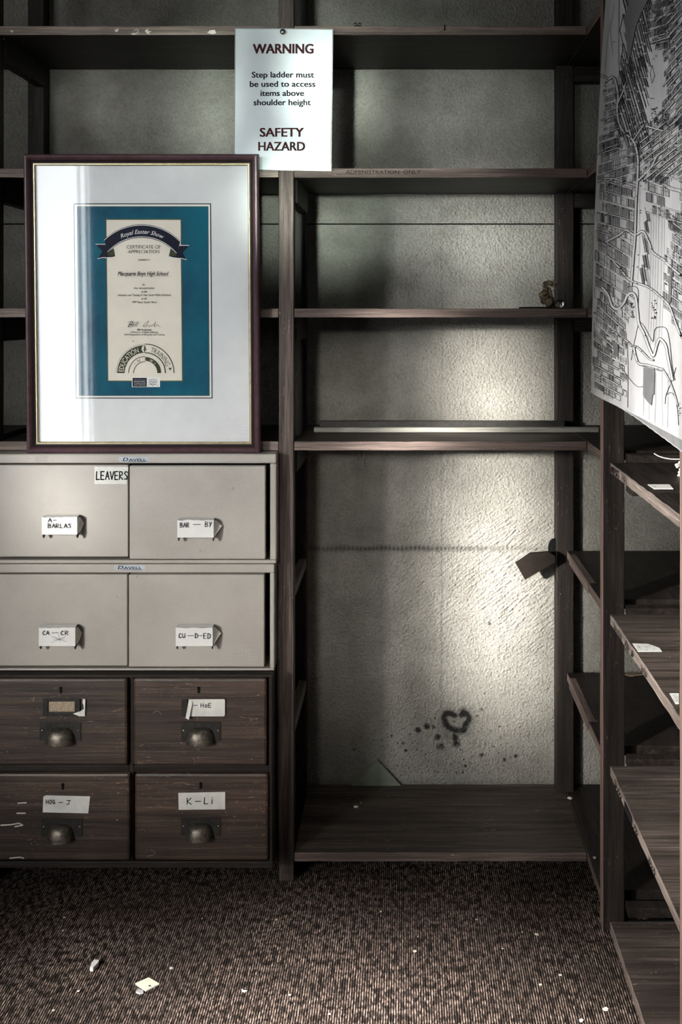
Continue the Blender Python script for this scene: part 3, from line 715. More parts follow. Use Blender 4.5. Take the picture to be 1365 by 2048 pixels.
specs = [(-25, 1357, 255, 1532, (122, 1379), (80, 1444, 162, 1481), (92, 1454, 150, 1485)), (266, 1357, 534, 1532, (398, 1379), (363, 1444, 442, 1481), (373, 1454, 430, 1485)),
         (-25, 1547, 260, 1722, (126, 1572), (83, 1637, 165, 1673), (95, 1647, 148, 1679)), (269, 1547, 537, 1722, (402, 1570), (363, 1636, 442, 1671), (373, 1645, 427, 1676))]
rs = random.Random(11)
for q, (x0, y0, x1_, y1_, kh, pl, cp) in enumerate(specs):
    mb = MB(); mb.box(Xd(x0), Xd(x1_), yd, yc+0.15, Zd(y1_), Zd(y0), 'drawer')
    keyhole(mb, *kh)
    # scuffs and gouges through the varnish
    for i in range(60 if q % 2 else 30):
        a = rs.uniform(max(x0, 0)+8, x1_-8); b = rs.uniform(y0+12, y1_-8)
        if pl[0]-3 < a < pl[2]+8 and pl[1]-52 < b < pl[3]+6: continue
        th = rs.uniform(-0.5, 0.5)+(1.5 if rs.random() < .25 else 0); L = rs.choice([1, 1.2, 1.5, 2, 3, 4])*rs.uniform(.6, 1.1)
        pts = [(a, b), (a+L*.5*math.cos(th), b+L*.5*math.sin(th)+rs.uniform(-.7, .7)), (a+L*math.cos(th+.3), b+L*math.sin(th+.3))]
        mb.ribbon(pts, rs.uniform(0.35, 0.9), fd, 'pink_y', 0.0)
    extra = {0: [[(62, 1397), (70, 1395), (66, 1402)], [(224, 1424), (236, 1420), (247, 1416)]], 1: [[(480, 1433), (492, 1435)], [(498, 1434), (502, 1440)], [(306, 1425), (316, 1421), (323, 1428)], [(385, 1515), (391, 1521), (389, 1527)], [(398, 1512), (397, 1522)]],
             2: [[(2, 1650), (22, 1649), (38, 1646), (46, 1650), (30, 1653)], [(36, 1606), (53, 1605)], [(34, 1626), (51, 1626)], [(20, 1716), (40, 1714), (48, 1716)]], 3: [[(348, 1566), (371, 1565)], [(302, 1699), (311, 1704), (309, 1709), (295, 1712)], [(277, 1660), (288, 1658), (291, 1664)]]}[q]
    for e in extra: mb.ribbon(e, 2.4 if q == 2 else 1.2, fd, 'debris' if q == 2 else 'pink_z', 0.0002)
    d = mb.build('drawer', chest, bevel=0.0055)
    cup_pull(d, *pl, *cp)
    if q == 0:
        mb = MB()
        for b in ((87, 1397, 97, 1431), (150, 1397, 161, 1431), (97, 1397, 150, 1402), (97, 1423, 150, 1431)): mb.box(Xd(b[0]), Xd(b[2]), yd-0.004, yd, Zd(b[3]), Zd(b[1]), 'iron')
        mb.build('label_holder', d, bevel=0.0008)
        mb = MB(); mb.poly([fd(x, y) for x, y in [(97, 1402), (97, 1423), (150, 1423), (150, 1402)]], 'leaf'); mb.build('card_insert', d)
        mb = MB(); mb.poly([fd(x, y, 0.0036) for x, y in [(147, 1426), (160, 1431), (171, 1431), (172, 1397), (167, 1397), (166, 1404), (168, 1408), (169, 1416), (162, 1421)]], 'oldpaper'); mb.build('paper_label', d)['label'] = 'torn remnant of a white label'
    if q == 1:
        mb = MB(); mb.box(Xd(364), Xd(376), yd-0.004, yd, Zd(1432), Zd(1398), 'iron'); mb.build('label_holder', d, bevel=0.0008)
        mb = MB(); mb.poly([fd(x, y, 0.0045) for x, y in [(379, 1397), (374, 1431), (448, 1431), (451, 1429), (451, 1398), (449, 1396.5)]], 'oldpaper')
        mb.poly([fd(379, 1398, 0.005), fd(373, 1433, 0.008), fd(380, 1435.5, 0.012), fd(387, 1402, 0.007)], 'oldpaper')
        hand(mb, '-', 388, 396, 1405, 1413, fd, 'ink', 1.3, 0.005); hand(mb, 'HoE', 403, 424, 1405, 1413, fd, 'ink', 1.4, 0.005)
        mb.build('paper_label', d)['label'] = 'white label with a folded left end reading HOE'
    if q == 2:
        mb = MB(); mb.poly([fd(x, y, 0.001) for x, y in [(87, 1593), (86, 1624), (177, 1626), (181, 1592), (92, 1590)]], 'oldpaper')
        hand(mb, 'HOG', 93, 111, 1599, 1607, fd, 'ink', 1.5, 0.0015); hand(mb, '-', 118, 126, 1600, 1608, fd, 'ink', 1.5, 0.0015); hand(mb, 'J', 134, 142, 1600, 1608, fd, 'ink', 1.5, 0.0015)
        mb.build('paper_label', d)['label'] = 'white label reading HOG - J'
    if q == 3:
        mb = MB(); mb.poly([fd(x, y, 0.001) for x, y in [(357, 1585), (358, 1619), (451, 1618), (451, 1583)]], 'oldpaper')
        hand(mb, 'K', 375, 384, 1595, 1608, fd, 'ink', 1.6, 0.0015); hand(mb, '-', 391, 402, 1596, 1608, fd, 'ink', 1.6, 0.0015); hand(mb, 'Li', 409, 429, 1594, 1607, fd, 'ink', 1.6, 0.0015)
        mb.build('paper_label', d)['label'] = 'white label reading K - Li'

# ================================================================= FRAMED CERTIFICATE
def FS(py): return 1.0205+(1.0125-1.0205)*(py-308)/(907-308)   # leans very slightly forward
def ff_(px, py, off=0.0):
    # the sheet sits square in the frame: photo pixel at the leaning plane
    p = P(px, py, FS(py)); return p+Vector((0, -off, 0))
fr = thing('picture_frame', 'mahogany picture frame with a teal bordered award certificate, standing on the beige cabinet', 'picture frame', P(287, 907, 1.0125))
oc = [(47, 308), (517.5, 308), (521.5, 906.5), (53.5, 906.5)]
def inset(c, d): 
    return [(c[0][0]+d, c[0][1]+d), (c[1][0]-d, c[1][1]+d), (c[2][0]-d, c[2][1]-d), (c[3][0]+d, c[3][1]-d)]
def ringprofile(mb, prof):
    rings = [[ff_(x, y, o_) for x, y in inset(oc, d)] for d, o_, _ in prof]
    for i in range(len(prof)-1):
        a, b = rings[i], rings[i+1]
        for k in range(4):
            l = (k+1) % 4; mb.poly([a[k], b[k], b[l], a[l]], prof[i+1][2])
mb = MB()
ringprofile(mb, [(0, -0.014, 'mahogdark'), (0, 0.000, 'mahogdark'), (1.2, 0.0035, 'mahog'), (3.5, 0.006, 'mahog'), (6.5, 0.0065, 'mahog'), (9.5, 0.005, 'mahog'), (12, 0.0015, 'mahog'), (14.2, 0.0, 'mahogdark'), (16.5, -0.0015, 'mahogdark'), (16.5, -0.014, 'mahogdark')])
mb.build('moulding', fr)
mb = MB(); ringprofile(mb, [(16.3, -0.003, 'gold'), (17.3, -0.0005, 'gold'), (19.2, -0.001, 'mahogdark'), (20.6, -0.0010, 'gold'), (22.6, -0.0038, 'gold')]); mb.build('gold_fillet', fr)
mb = MB(); bc = inset(oc, 15); f_ = [ff_(x, y, -0.0085) for x, y in bc]; b_ = [ff_(x, y, -0.014) for x, y in bc]
mb.raw(f_+b_, [[0, 3, 2, 1], [4, 5, 6, 7], [0, 1, 5, 4], [1, 2, 6, 5], [2, 3, 7, 6], [3, 0, 4, 7]], 'mat'); mb.build('mount_board', fr)
mb = MB(); gc = inset(oc, 21); f_ = [ff_(x, y, -0.0042) for x, y in gc]; b_ = [ff_(x, y, -0.0058) for x, y in gc]
mb.raw(f_+b_, [[0, 3, 2, 1], [4, 5, 6, 7], [0, 1, 5, 4], [1, 2, 6, 5], [2, 3, 7, 6], [3, 0, 4, 7]], 'glass'); mb.build('glass_pane', fr)
cf = lambda x, y, off=0.0: ff_(x, y, -0.0083+off)
ct = MB()
# convert a rectangle of the print with its slight keystone
def quad(a, b, c, d, m, off): ct.poly([cf(*a, off), cf(*d, off), cf(*c, off), cf(*b, off)], m)
L1 = 0.00025
quad((145, 406), (421, 406), (424, 797.5), (149.5, 797.5), 'ink', L1)
quad((147, 408), (419.2, 408), (422.2, 795.7), (151.4, 795.7), 'white', 2*L1)
quad((151.5, 411.8), (415.8, 411.8), (418.6, 792.5), (155.3, 792.5), 'oliveedge', 3*L1)
quad((152.7, 413), (414.6, 413), (417.4, 791.3), (156.5, 791.3), 'teal', 4*L1)
quad((209.5, 437.5), (361.8, 437.5), (365, 763.3), (213.5, 763.3), 'oliveedge', 5*L1)
quad((211.5, 439.3), (360, 439.3), (363, 761.5), (215.3, 761.5), 'cream', 6*L1)
o6, o7, o8, o9, o10 = [i*L1 for i in (7, 8, 9, 10, 11)]
# ribbon banner: arc band through (207,481) .. (284,450) .. (360,483)
def arcpts(p0, pm, p1, n=24):
    ax, ay = p0; bx, by = pm; cx, cy = p1
    d = 2*(ax*(by-cy)+bx*(cy-ay)+cx*(ay-by))
    X0 = ((ax*ax+ay*ay)*(by-cy)+(bx*bx+by*by)*(cy-ay)+(cx*cx+cy*cy)*(ay-by))/d
    Y0 = ((ax*ax+ay*ay)*(cx-bx)+(bx*bx+by*by)*(ax-cx)+(cx*cx+cy*cy)*(bx-ax))/d
    r = math.hypot(ax-X0, ay-Y0); t0 = math.atan2(ax-X0, Y0-ay); t1 = math.atan2(cx-X0, Y0-cy)
    return [(X0+math.sin(t0+(t1-t0)*i/n)*r, Y0-math.cos(t0+(t1-t0)*i/n)*r) for i in range(n+1)], (X0, Y0, r)
top, (acx, acy, ar) = arcpts((207, 479.5), (284.5, 449.5), (360, 483))
bot, _ = arcpts((214, 504.5), (284.5, 474), (352, 507))
def strip(A, B, m, off):
    for i in range(len(A)-1): ct.poly([cf(*A[i], off), cf(*B[i], off), cf(*B[i+1], off), cf(*A[i+1], off)], m)
# tails
for pts in ([(190, 488), (209, 488), (216, 507), (214, 515), (194, 519), (203, 502)], [(377, 490.5), (358, 490.5), (351, 508), (353, 516), (372, 520.5), (364, 505)]):
    ct.poly([cf(x, y, o6) for x, y in pts], 'navy')
for pts in ([(190, 488.2), (209, 488.2)], [(377, 490.4), (358, 490.4)], [(194, 517.2), (204, 515), (220, 515.5), (229, 513)], [(372, 519), (362, 516.5), (348, 516), (338, 513)]): ct.ribbon(pts, 1.3, cf, 'white', o7)
ct.poly([cf(x, y, o6) for x, y in [(212, 505), (226, 496), (229, 511), (226, 514), (214, 513)]], 'olive'); ct.poly([cf(x, y, o6) for x, y in [(354, 507), (340, 497), (337, 511), (340, 514), (352, 514)]], 'olive')
ct.ribbon([(214, 512.5), (228, 512.5)], 3, cf, 'navy', o6+L1/2); ct.ribbon([(352, 513.5), (338, 512.5)], 3, cf, 'navy', o6+L1/2)
strip([(x, y-1.2) for x, y in top], [(x, y+1.0) for x, y in bot], 'navy', o7)
ct.ribbon([(x, y+0.6) for x, y in top], 1.1, cf, 'white', o8); ct.ribbon([(x, y-1.0) for x, y in bot], 1.1, cf, 'white', o8)
text_arc(ct, 'Royal Easter Show', acx, acy, ar-17.5, -24.0*0+math.degrees(math.asin((239-acx)/(ar-12))), math.degrees(math.asin((327-acx)/(ar-12))), 8.2, cf, 'white', o8, 0.015, 0.35)
text(ct, 'CERTIFICATE OF', 252.5, 320, 497, 7, cf, 'ink', o7, -0.006); text(ct, 'APPRECIATION', 255, 317.5, 506.3, 6.6, cf, 'ink', o7, -0.006)
text(ct, 'presented to', 274.5, 299, 521, 4.2, cf, 'ink', o7, 0, 0.4)
text(ct, 'Macquarie Boys High School', 234, 336.5, 551, 8.2, cf, 'ink', o7, 0.012, 0.35)
ct.ribbon([(233, 553.2), (341, 553.2)], 0.3, cf, 'mapgrey', o6)
for tx, a, b, yy in (('for', 284, 290, 571), ('their demonstrations', 266.5, 308, 578), ('at the', 281.5, 293, 585), ('Education and Training in New South Wales Exhibition', 234, 341.5, 592), ('at the', 281.5, 293, 599), ('1999 Royal Easter Show', 262, 313, 606.3)):
    text(ct, tx, a, b, yy, 4.2, cf, 'ink', o7, 0, 0.4)
text(ct, 'Bill', 254, 277, 653.5, 10, cf, 'ink', o7, -0.012, 0.5)
ct.ribbon(smooth2([(254, 645), (262, 642), (266, 645), (258, 650), (265, 649), (262, 654), (254, 654)], 3), 0.55, cf, 'ink', o7)
ct.ribbon(smooth2([(284, 653), (288, 648), (295, 643), (296, 642), (292, 652), (288, 654), (286, 652), (294, 651), (297, 654), (299, 650), (302, 653), (304, 649), (308, 650), (310, 643), (307, 653), (311, 652), (314, 649), (317, 653), (320, 653)], 3), 0.6, cf, 'ink', o7)
text(ct, 'Bill Anderson', 273.5, 302, 661.3, 3.6, cf, 'ink', o7, 0.02); text(ct, 'A/Director of Public Relations', 260, 315, 666.2, 3.6, cf, 'ink', o7); text(ct, 'NSW Department of Education and Training', 247, 328, 671, 3.6, cf, 'ink', o7)
# half-circle emblem, centre (290,747)
ex, ey = 289, 746.5
def half(r0, r1, a0, a1, m, off, n=30):
    A = [(ex+math.sin(math.radians(a0+(a1-a0)*i/n))*r1, ey-math.cos(math.radians(a0+(a1-a0)*i/n))*r1) for i in range(n+1)]
    B = [(ex+math.sin(math.radians(a0+(a1-a0)*i/n))*r0, ey-math.cos(math.radians(a0+(a1-a0)*i/n))*r0) for i in range(n+1)]
    strip(A, B, m, off)
half(41, 55.8, -90, 0, 'olive', o7); half(57.8, 58.3, -90, 0, 'olive', o7)
half(57.2, 59, 0, 90, 'olive', o7); half(39.8, 41.8, 0, 90, 'olive', o7)
half(32.5, 33.8, -90, 0, 'olive', o7); half(22.3, 23.6, -90, 0, 'olive', o7); half(24.5, 32.3, 0, 90, 'olive', o7)
half(0, 8.0, 0, 360, 'cream', o7+L1/4, 2) if False else None
ax_, ay_ = 287.5, ey-48.5
ct.poly([cf(ax_+math.cos(-t)*5.6, ay_+math.sin(-t)*6.8, o8) for t in [math.radians(90+i*18) for i in range(11)]], 'cream')
text(ct, '&', 286, 291.8, ay_+3.6, 7.6, cf, 'olive', o9, 0.01)
text_arc(ct, 'EDUCATION', ex, ey, 43.2, -86, -16, 10, cf, 'cream', o8, 0.0); text_arc(ct, 'TRAINING', ex, ey, 43.5, 14, 72, 10, cf, 'olive', o8, -0.01)
ct.poly([cf(ex+x, ey-y, o8) for x, y in [(47, 10.5), (54, 10.5), (50, 5)]], 'olive')
text_arc(ct, 'N', ex, ey, 25.2, -33, -22, 5, cf, 'olive', o8); text_arc(ct, 'W', ex, ey, 25.2, 20, 34, 5, cf, 'cream', o8); text_arc(ct, 'S', ex, ey, 25.2, -3.5, 5, 5.2, cf, 'mapmid', o8, -0.01)
for th, m_ in ((-48, 'olive'), (46, 'cream')):
    cx, cy = ex+math.sin(math.radians(th))*28, ey-math.cos(math.radians(th))*28
    ct.poly([cf(cx+math.cos(-t)*1.0, cy+math.sin(-t)*1.0, o8) for t in [i*1.047 for i in range(6)]], m_)
ct.poly([cf(264, 681.5, o7), cf(264, 683, o7), cf(267, 683.4, o7), cf(266.5, 682.2, o7)], 'ink')
# department badge
quad((262.5, 755), (319, 755), (319, 774.5), (262.5, 774.5), 'white', o8); quad((264, 756), (292.5, 756), (292.5, 773.5), (264, 773.5), 'navy', o9)
for yy, tx in ((760.8, 'NEW SOUTH WALES'), (764.2, 'DEPARTMENT'), (767.6, 'OF EDUCATION'), (771.2, 'AND TRAINING')): text(ct, tx, 267, 290, yy, 1.9, cf, 'white' if yy > 762 else 'mapmid', o10, 0.0)
for pts in ([(300, 761), (303, 758.5), (307, 758), (310, 761)], [(298, 766), (297, 760), (299, 758)], [(312, 766), (313, 760), (311, 758)], [(301, 762), (309, 762), (309, 768), (305, 771), (301, 768), (301, 762)], [(296, 771), (300, 768), (304, 771.5), (309, 769), (315, 771)], [(303, 763), (307, 768)], [(307, 763), (303, 768)], [(297, 767), (300, 764)], [(313, 767), (310, 764)]):
    ct.ribbon(pts, 0.7, cf, 'navy', o9)
o = ct.build('certificate', fr); o['label'] = 'cream certificate with navy ribbon banner on teal ground'

# ================================================================= WARNING SIGN
def sgn(px, py, off=0.0):
    s = 1.0065-0.0035*(py-57)/283; return P(px, py, s)+Vector((0, -0.0012-off+0.0012*math.sin(px*0.03), 0))
mb = MB()
def sheet(c, m, off, nx=6, ny=10):
    for j in range(ny):
        for i in range(nx):
            def pt(a, b):
                x = (c[0][0]*(1-a)+c[1][0]*a)*(1-b)+(c[3][0]*(1-a)+c[2][0]*a)*b; y = (c[0][1]*(1-a)+c[1][1]*a)*(1-b)+(c[3][1]*(1-a)+c[2][1]*a)*b
                return sgn(x, y, off)
            mb.poly([pt(i/nx, j/ny), pt(i/nx, (j+1)/ny), pt((i+1)/nx, (j+1)/ny), pt((i+1)/nx, j/ny)], m)
sheet([(470, 56), (667, 58), (663.5, 342.5), (468, 340)], 'lamedge', 0); sheet([(472, 58), (665, 60), (660.5, 340.5), (470, 338)], 'lam', 0.0005)
so = 0.001
text(mb, 'WARNING', 506, 628, 107.3, 18.5, sgn, 'maroon', so, 0.042)
for tx, a, b, yy in (('Step ladder must', 504, 629, 155.5), ('be used to access', 500, 631.5, 174), ('items above', 521.5, 609, 192.3), ('shoulder height', 507.5, 622.5, 210.8)): text(mb, tx, a, b, yy, 11.3, sgn, 'ink', so, 0.036)
text(mb, 'SAFETY', 520, 608.5, 273.5, 17, sgn, 'maroon', so, 0.038); text(mb, 'HAZARD', 517, 611, 301.5, 17, sgn, 'maroon', so, 0.038)
o = mb.build('warning_sign', loc=P(566, 340, 1.004)); tag(o, 'laminated white WARNING step ladder sign pinned to the top shelf edge', 'sign')
mb = MB(); c = P(566, 63.5, 1.01); mb.sphere(c, 0.0062, 'steelpin', 20, 12, (1, 0.6, 1)); mb.tube([c, c+Vector((0, 0.012, 0))], 0.0008, 'steelpin', 6)
tag(mb.build('drawing_pin', loc=c), 'round metal drawing pin at the top of the warning sign', 'pin')

# ================================================================= WALL MAP
def lerp(t, pts):
    if t <= pts[0][0]: a, b = pts[0], pts[1]
    elif t >= pts[-1][0]: a, b = pts[-2], pts[-1]
    else:
        for a, b in zip(pts[:-1], pts[1:]):
            if a[0] <= t <= b[0]: break
    return a[1]+(b[1]-a[1])*(t-a[0])/(b[0]-a[0])
ledge = [(-130, 1221), (0, 1212), (100, 1205), (200, 1199.5), (320, 1194.5), (450, 1189.5), (620, 1185.5), (760, 1183), (785, 1182.5)]
bedge = [(1183, 785), (1194, 792), (1205, 798), (1240, 815), (1280, 834), (1320, 856), (1365, 880), (1400, 899)]
def XM(s, H):
    return 356+1.6*math.sin(s*38+H*0.004)+0.8*math.sin(s*90+H*0.01)-2.5*math.exp(-((s-1.05)/0.03)**2)*0.4
def mp(px, py, off=0.0):
    X = 356.0
    for _ in range(3):
        s = (px-810)/X; X = XM(s, (py-620)/s)
    s = (px-810)/X
    return Vector((X*U-off, YF/s, CH-(py-620)*U/s))
hm = thing('wall_map', 'large hanging black and white street map sheet covering the upper right shelving', 'map', (ux(356), YF/1.3, hz(160)))
mb = MB(); ni, nj = 60, 70; grid = []
for j in range(nj+1):
    row = []
    for i in range(ni+1):
        t = i/ni; v = j/nj; px = 1200+200*t; py = 400
        for _ in range(6):
            tp = 620-640*((px-810)/356.0); bp = lerp(px, bedge); py = tp+(bp-tp)*v; L = lerp(py, ledge); px = L+(1400-L)*t
        row.append(mp(px, py))
    grid.append(row)
vs = [p for r in grid for p in r]; W_ = ni+1
fs = [[j*W_+i, j*W_+i+1, (j+1)*W_+i+1, (j+1)*W_+i] for j in range(nj) for i in range(ni)]
mb.raw(vs, [f[::-1] for f in fs], 'map', True)
mb.raw([p+Vector((0.0012, 0, 0)) for p in vs], fs, 'mapback', True)
LI = 0.00026
def inside(x, y, poly):
    c = False; n = len(poly)
    for i in range(n):
        (x1, y1), (x2, y2) = poly[i], poly[(i+1) % n]
        if (y1 > y) != (y2 > y) and x < (x2-x1)*(y-y1)/(y2-y1)+x1: c = not c
    return c
def okmap(x, y): return x > lerp(y, ledge)+1.5 and y < lerp(x, bedge)-3 and x < 1398 and y > -60
def mline(pts, wdt, m='mapink', off=LI*3):
    # subdivide so strokes follow the sheet
    out = []
    for a, b in zip(pts[:-1], pts[1:]):
        n = max(1, int(math.hypot(b[0]-a[0], b[1]-a[1])/7))
        out += [(a[0]+(b[0]-a[0])*i/n, a[1]+(b[1]-a[1])*i/n) for i in range(n)]
    out.append(pts[-1])
    for a, b in zip(out[:-1], out[1:]):
        if okmap(*a) and okmap(*b): mb.ribbon([a, b], wdt*(1.3 if wdt < 1.5 else 1.0), mp, m, off)
def mpoly(pts, m, off=LI):
    # fill as thin horizontal slices following the sheet
    ys = [p[1] for p in pts]; y = min(ys); n = len(pts); st = 5
    while y < max(ys):
        y2 = min(y+st, max(ys)); 
        def xs(yy):
            r = []
            for i in range(n):
                (x1, y1), (x2, y2_) = pts[i], pts[(i+1) % n]
                if (y1 > yy) != (y2_ > yy): r.append((x2-x1)*(yy-y1)/(y2_-y1)+x1)
            return sorted(r)
        a, b = xs(y+0.01), xs(y2-0.01)
        if len(a) == len(b):
            for k in range(0, len(a)-1, 2):
                m2 = max(1, int((a[k+1]-a[k])/8))
                for q in range(m2):
                    t0, t1 = q/m2, (q+1)/m2
                    P4 = [(a[k]+(a[k+1]-a[k])*t0, y), (b[k]+(b[k+1]-b[k])*t0, y2), (b[k]+(b[k+1]-b[k])*t1, y2), (a[k]+(a[k+1]-a[k])*t1, y)]
                    if all(okmap(*p) for p in P4): mb.poly([mp(*p, off) for p in P4], m)
        y = y2
def road(pts, wdt=5, sm=True, blobs=False, ow=1.1):
    pts = smooth2(pts, 5) if sm and len(pts) > 2 else pts
    mline(pts, wdt+ow*2, 'mapink', LI*3); mline(pts, wdt, 'map', LI*4)
    if blobs:
        for a in pts[::4]:
            if okmap(*a) and rm.random() < .6: mb.ribbon([a, (a[0]+1.6, a[1]+1.4)], 1.3, mp, 'mapink', LI*5)
rm = random.Random(5)
open_areas = [[(1303, 78), (1312, 95), (1322, 100), (1327, 140), (1324, 215), (1297, 248), (1298, 190), (1301, 130)],
    [(1302, 425), (1335, 440), (1331, 510), (1322, 580), (1302, 640), (1298, 500)], [(1278, 360), (1291, 365), (1290, 430), (1286, 520), (1280, 600), (1266, 572), (1272, 470)],
    [(1258, 640), (1278, 640), (1300, 670), (1340, 700), (1345, 870), (1258, 825)], [(1210, 5), (1248, 5), (1250, 60), (1240, 150), (1208, 140)], [(1280, 575), (1300, 580), (1320, 640), (1345, 660), (1338, 720), (1296, 690), (1282, 650)], [(1345, 700), (1400, 740), (1400, 900), (1345, 872)], [(1345, 355), (1360, 360), (1358, 430), (1346, 425)]]
def free(x, y): return okmap(x, y) and not any(inside(x, y, a) for a in open_areas)
regions = [  # polygon, street slope (dy/dx), street spacing, hatch spacing
    ([(1200, 165), (1240, 165), (1240, 300), (1192, 300)], -0.35, 15, 3.0), ([(1192, 290), (1277, 290), (1275, 375), (1190, 370)], -0.32, 20, 3.0),
    ([(1190, 365), (1277, 370), (1272, 480), (1186, 470)], 0.28, 21, 3.2), ([(1185, 470), (1270, 480), (1266, 600), (1184, 590)], 0.62, 26, 3.0),
    ([(1183, 590), (1262, 600), (1256, 700), (1182, 690)], 0.9, 18, 3.0), ([(1182, 690), (1256, 690), (1256, 822), (1200, 795), (1182, 785)], 0.55, 16, 3.4),
    ([(1238, 0), (1300, 0), (1300, 130), (1250, 170)], -1.8, 11, 2.4), ([(1240, 140), (1300, 120), (1300, 290), (1245, 280)], -1.5, 9, 2.2),
    ([(1275, 240), (1400, 230), (1400, 360), (1276, 360)], -0.8, 13, 2.6), ([(1320, -20), (1400, -20), (1400, 250), (1322, 250)], -1.1, 14, 2.6),
    ([(1300, -20), (1345, -20), (1345, 100), (1300, 90)], -0.3, 17, 2.4), ([(1288, 355), (1400, 360), (1400, 460), (1288, 440)], 0.3, 22, 2.6),
    ([(1330, 440), (1400, 440), (1400, 720), (1325, 600)], 0.72, 18, 3.0), ([(1282, 420), (1300, 425), (1300, 570), (1280, 570)], -2.6, 5, 2.2), ([(1205, 0), (1215, 0), (1215, 60), (1207, 60)], -0.5, 12, 2)]
for (poly, sl, sp, hs) in regions:
    gx = sum(p[0] for p in poly)/len(poly); gy = sum(p[1] for p in poly)/len(poly)
    poly = [(p[0]+(4 if p[0] > gx else -8), p[1]+(4 if p[1] > gy else -4)) for p in poly]
    x0 = min(p[0] for p in poly); x1 = max(p[0] for p in poly); y0 = min(p[1] for p in poly); y1_ = max(p[1] for p in poly)
    def ok(x, y): return inside(x, y, poly) and free(x, y)
    span = abs(sl)*(x1-x0)
    c = y0-span
    kx = 1/math.sqrt(1+sl*sl)
    def seg_(p, q, wd, m='mapink'):
        if free((p[0]+q[0])/2, (p[1]+q[1])/2) and okmap(*p) and okmap(*q): mline([p, q], wd, m)
    if abs(sl) < 1.2:
        while c < y1_+span:
            hgt = sp*rm.uniform(.9, 1.1); x = x0+rm.uniform(-4, 4)
            while x < x1:
                bw = rm.uniform(7, 17); ya = c+sl*(x-x0); yt, yb3 = ya+2.6, ya+hgt-2.2
                dy = sl*(bw-2); q4 = [(x, yt), (x, yb3), (x+bw-2, yb3+dy), (x+bw-2, yt+dy)]
                if ok(sum(p[0] for p in q4)/4, sum(p[1] for p in q4)/4) and all(okmap(*p) for p in q4) and sum(free(*p) for p in q4) >= 3:
                    kind = rm.random()
                    if kind < .62: mb.poly([mp(*p, LI) for p in q4], 'mapmid' if rm.random() < .9 else 'mapgrey')
                    if kind > .1:
                        for k in range(4): seg_(q4[k], q4[(k+1) % 4], .45)
                    if kind < .45:      # lot lines
                        xx = x+hs
                        while xx < x+bw-3: seg_((xx, yt+sl*(xx-x)), (xx, yb3+sl*(xx-x)), .42); xx += hs*rm.uniform(.8, 1.3)
                        m_ = rm.uniform(.35, .65); seg_((x, yt+(yb3-yt)*m_), (x+bw-2, yt+(yb3-yt)*m_+dy), .6)
                    elif kind < .8:     # terrace ladders
                        xx = x+1
                        while xx < x+bw-4:
                            yy = yt+1
                            while yy < yb3-1: seg_((xx, yy+sl*(xx-x)+.8), (xx+2.4, yy+sl*(xx-x)-.6), .5); yy += 2.1
                            seg_((xx+2.8, yt+sl*(xx-x)), (xx+2.8, yb3+sl*(xx-x)), .4); xx += 3.9
                    if rm.random() < .3: mb.ribbon([(x+2, yt+2), (x+4.5, yt+2.4+sl*3)], rm.choice([1.4, 2.2]), mp, 'mapink', LI*4)
                x += bw
            x = x0-3
            while x < x1:   # the street itself
                ln = rm.uniform(14, 46); ya = c+sl*(x-x0)
                if rm.random() < .8 and ok(x, ya) and ok(x+ln, ya+sl*ln): road([(x, ya), (x+ln, ya+sl*ln)], 1.9, False, True, rm.uniform(.55, .95))
                x += ln+rm.uniform(1, 4)
            c += hgt
    else:
        lean = 1/abs(sl)*0.45; x = x0-(y1_-y0)*lean; alt = 0
        while x < x1:
            yy = y0+rm.uniform(-8, 0); bw = rm.uniform(3.4, 6.5); tint = rm.random() < .55
            while yy < y1_:
                L = rm.uniform(14, 40); xx = x+(yy-y0)*lean
                q4 = [(xx, yy), (xx+L*lean, yy+L), (xx+L*lean+bw-1, yy+L), (xx+bw-1, yy)]
                if ok(sum(p[0] for p in q4)/4, sum(p[1] for p in q4)/4) and all(okmap(*p) for p in q4) and sum(free(*p) for p in q4) >= 3:
                    if tint: mb.poly([mp(*p, LI) for p in q4], 'mapmid' if rm.random() < .7 else 'mapgrey')
                    seg_(q4[0], q4[1], .5); seg_(q4[2], q4[3], rm.choice([.5, .8, 1.1]))
                    if rm.random() < .75:
                        h = 1.5
                        while h < L-1: seg_((xx+h*lean, yy+h+1), (xx+h*lean+bw-1, yy+h-.8), .45); h += 2.3
                yy += L+rm.uniform(1, 4)
            x += bw
# long fine creek / contour lines of the blank areas
for x in (1304, 1309, 1314, 1319, 1326, 1331): mline([(x, 432), (x-1, 520), (x-3, 600), (x-7, 690)], .3, 'mapgrey')
for x in (1289, 1300, 1313, 1326, 1338): mline([(x, 745), (x, 800), (x+rm.uniform(-3, 3), 862)], .35, 'mapgrey')
mline([(1281, 365), (1281, 500), (1277, 560)], .35, 'mapgrey'); mline([(1240, 0), (1239, 90), (1241, 200)], .5)
mline([(1222, 40), (1215, 90), (1212, 140)], .4, 'mapgrey'); mline([(1230, 10), (1222, 60), (1227, 110)], .4, 'mapgrey'); mline([(1248, 30), (1241, 60), (1248, 90), (1242, 130)], .7)
mline([(1306, 130), (1311, 152), (1306, 166), (1302, 148), (1306, 130)], .5)
for a in ((1309, 118), (1314, 112), (1304, 197), (1308, 197), (1229, 84), (1269, 320), (1269, 324), (1283, 372), (1282, 421), (1282, 426), (1278, 510), (1276, 534), (1212, 310), (1248, 341), (1321, 430), (1330, 428)): mb.ribbon([a, (a[0]+1.6, a[1]-.8)], 1.4, mp, 'mapink', LI*5)
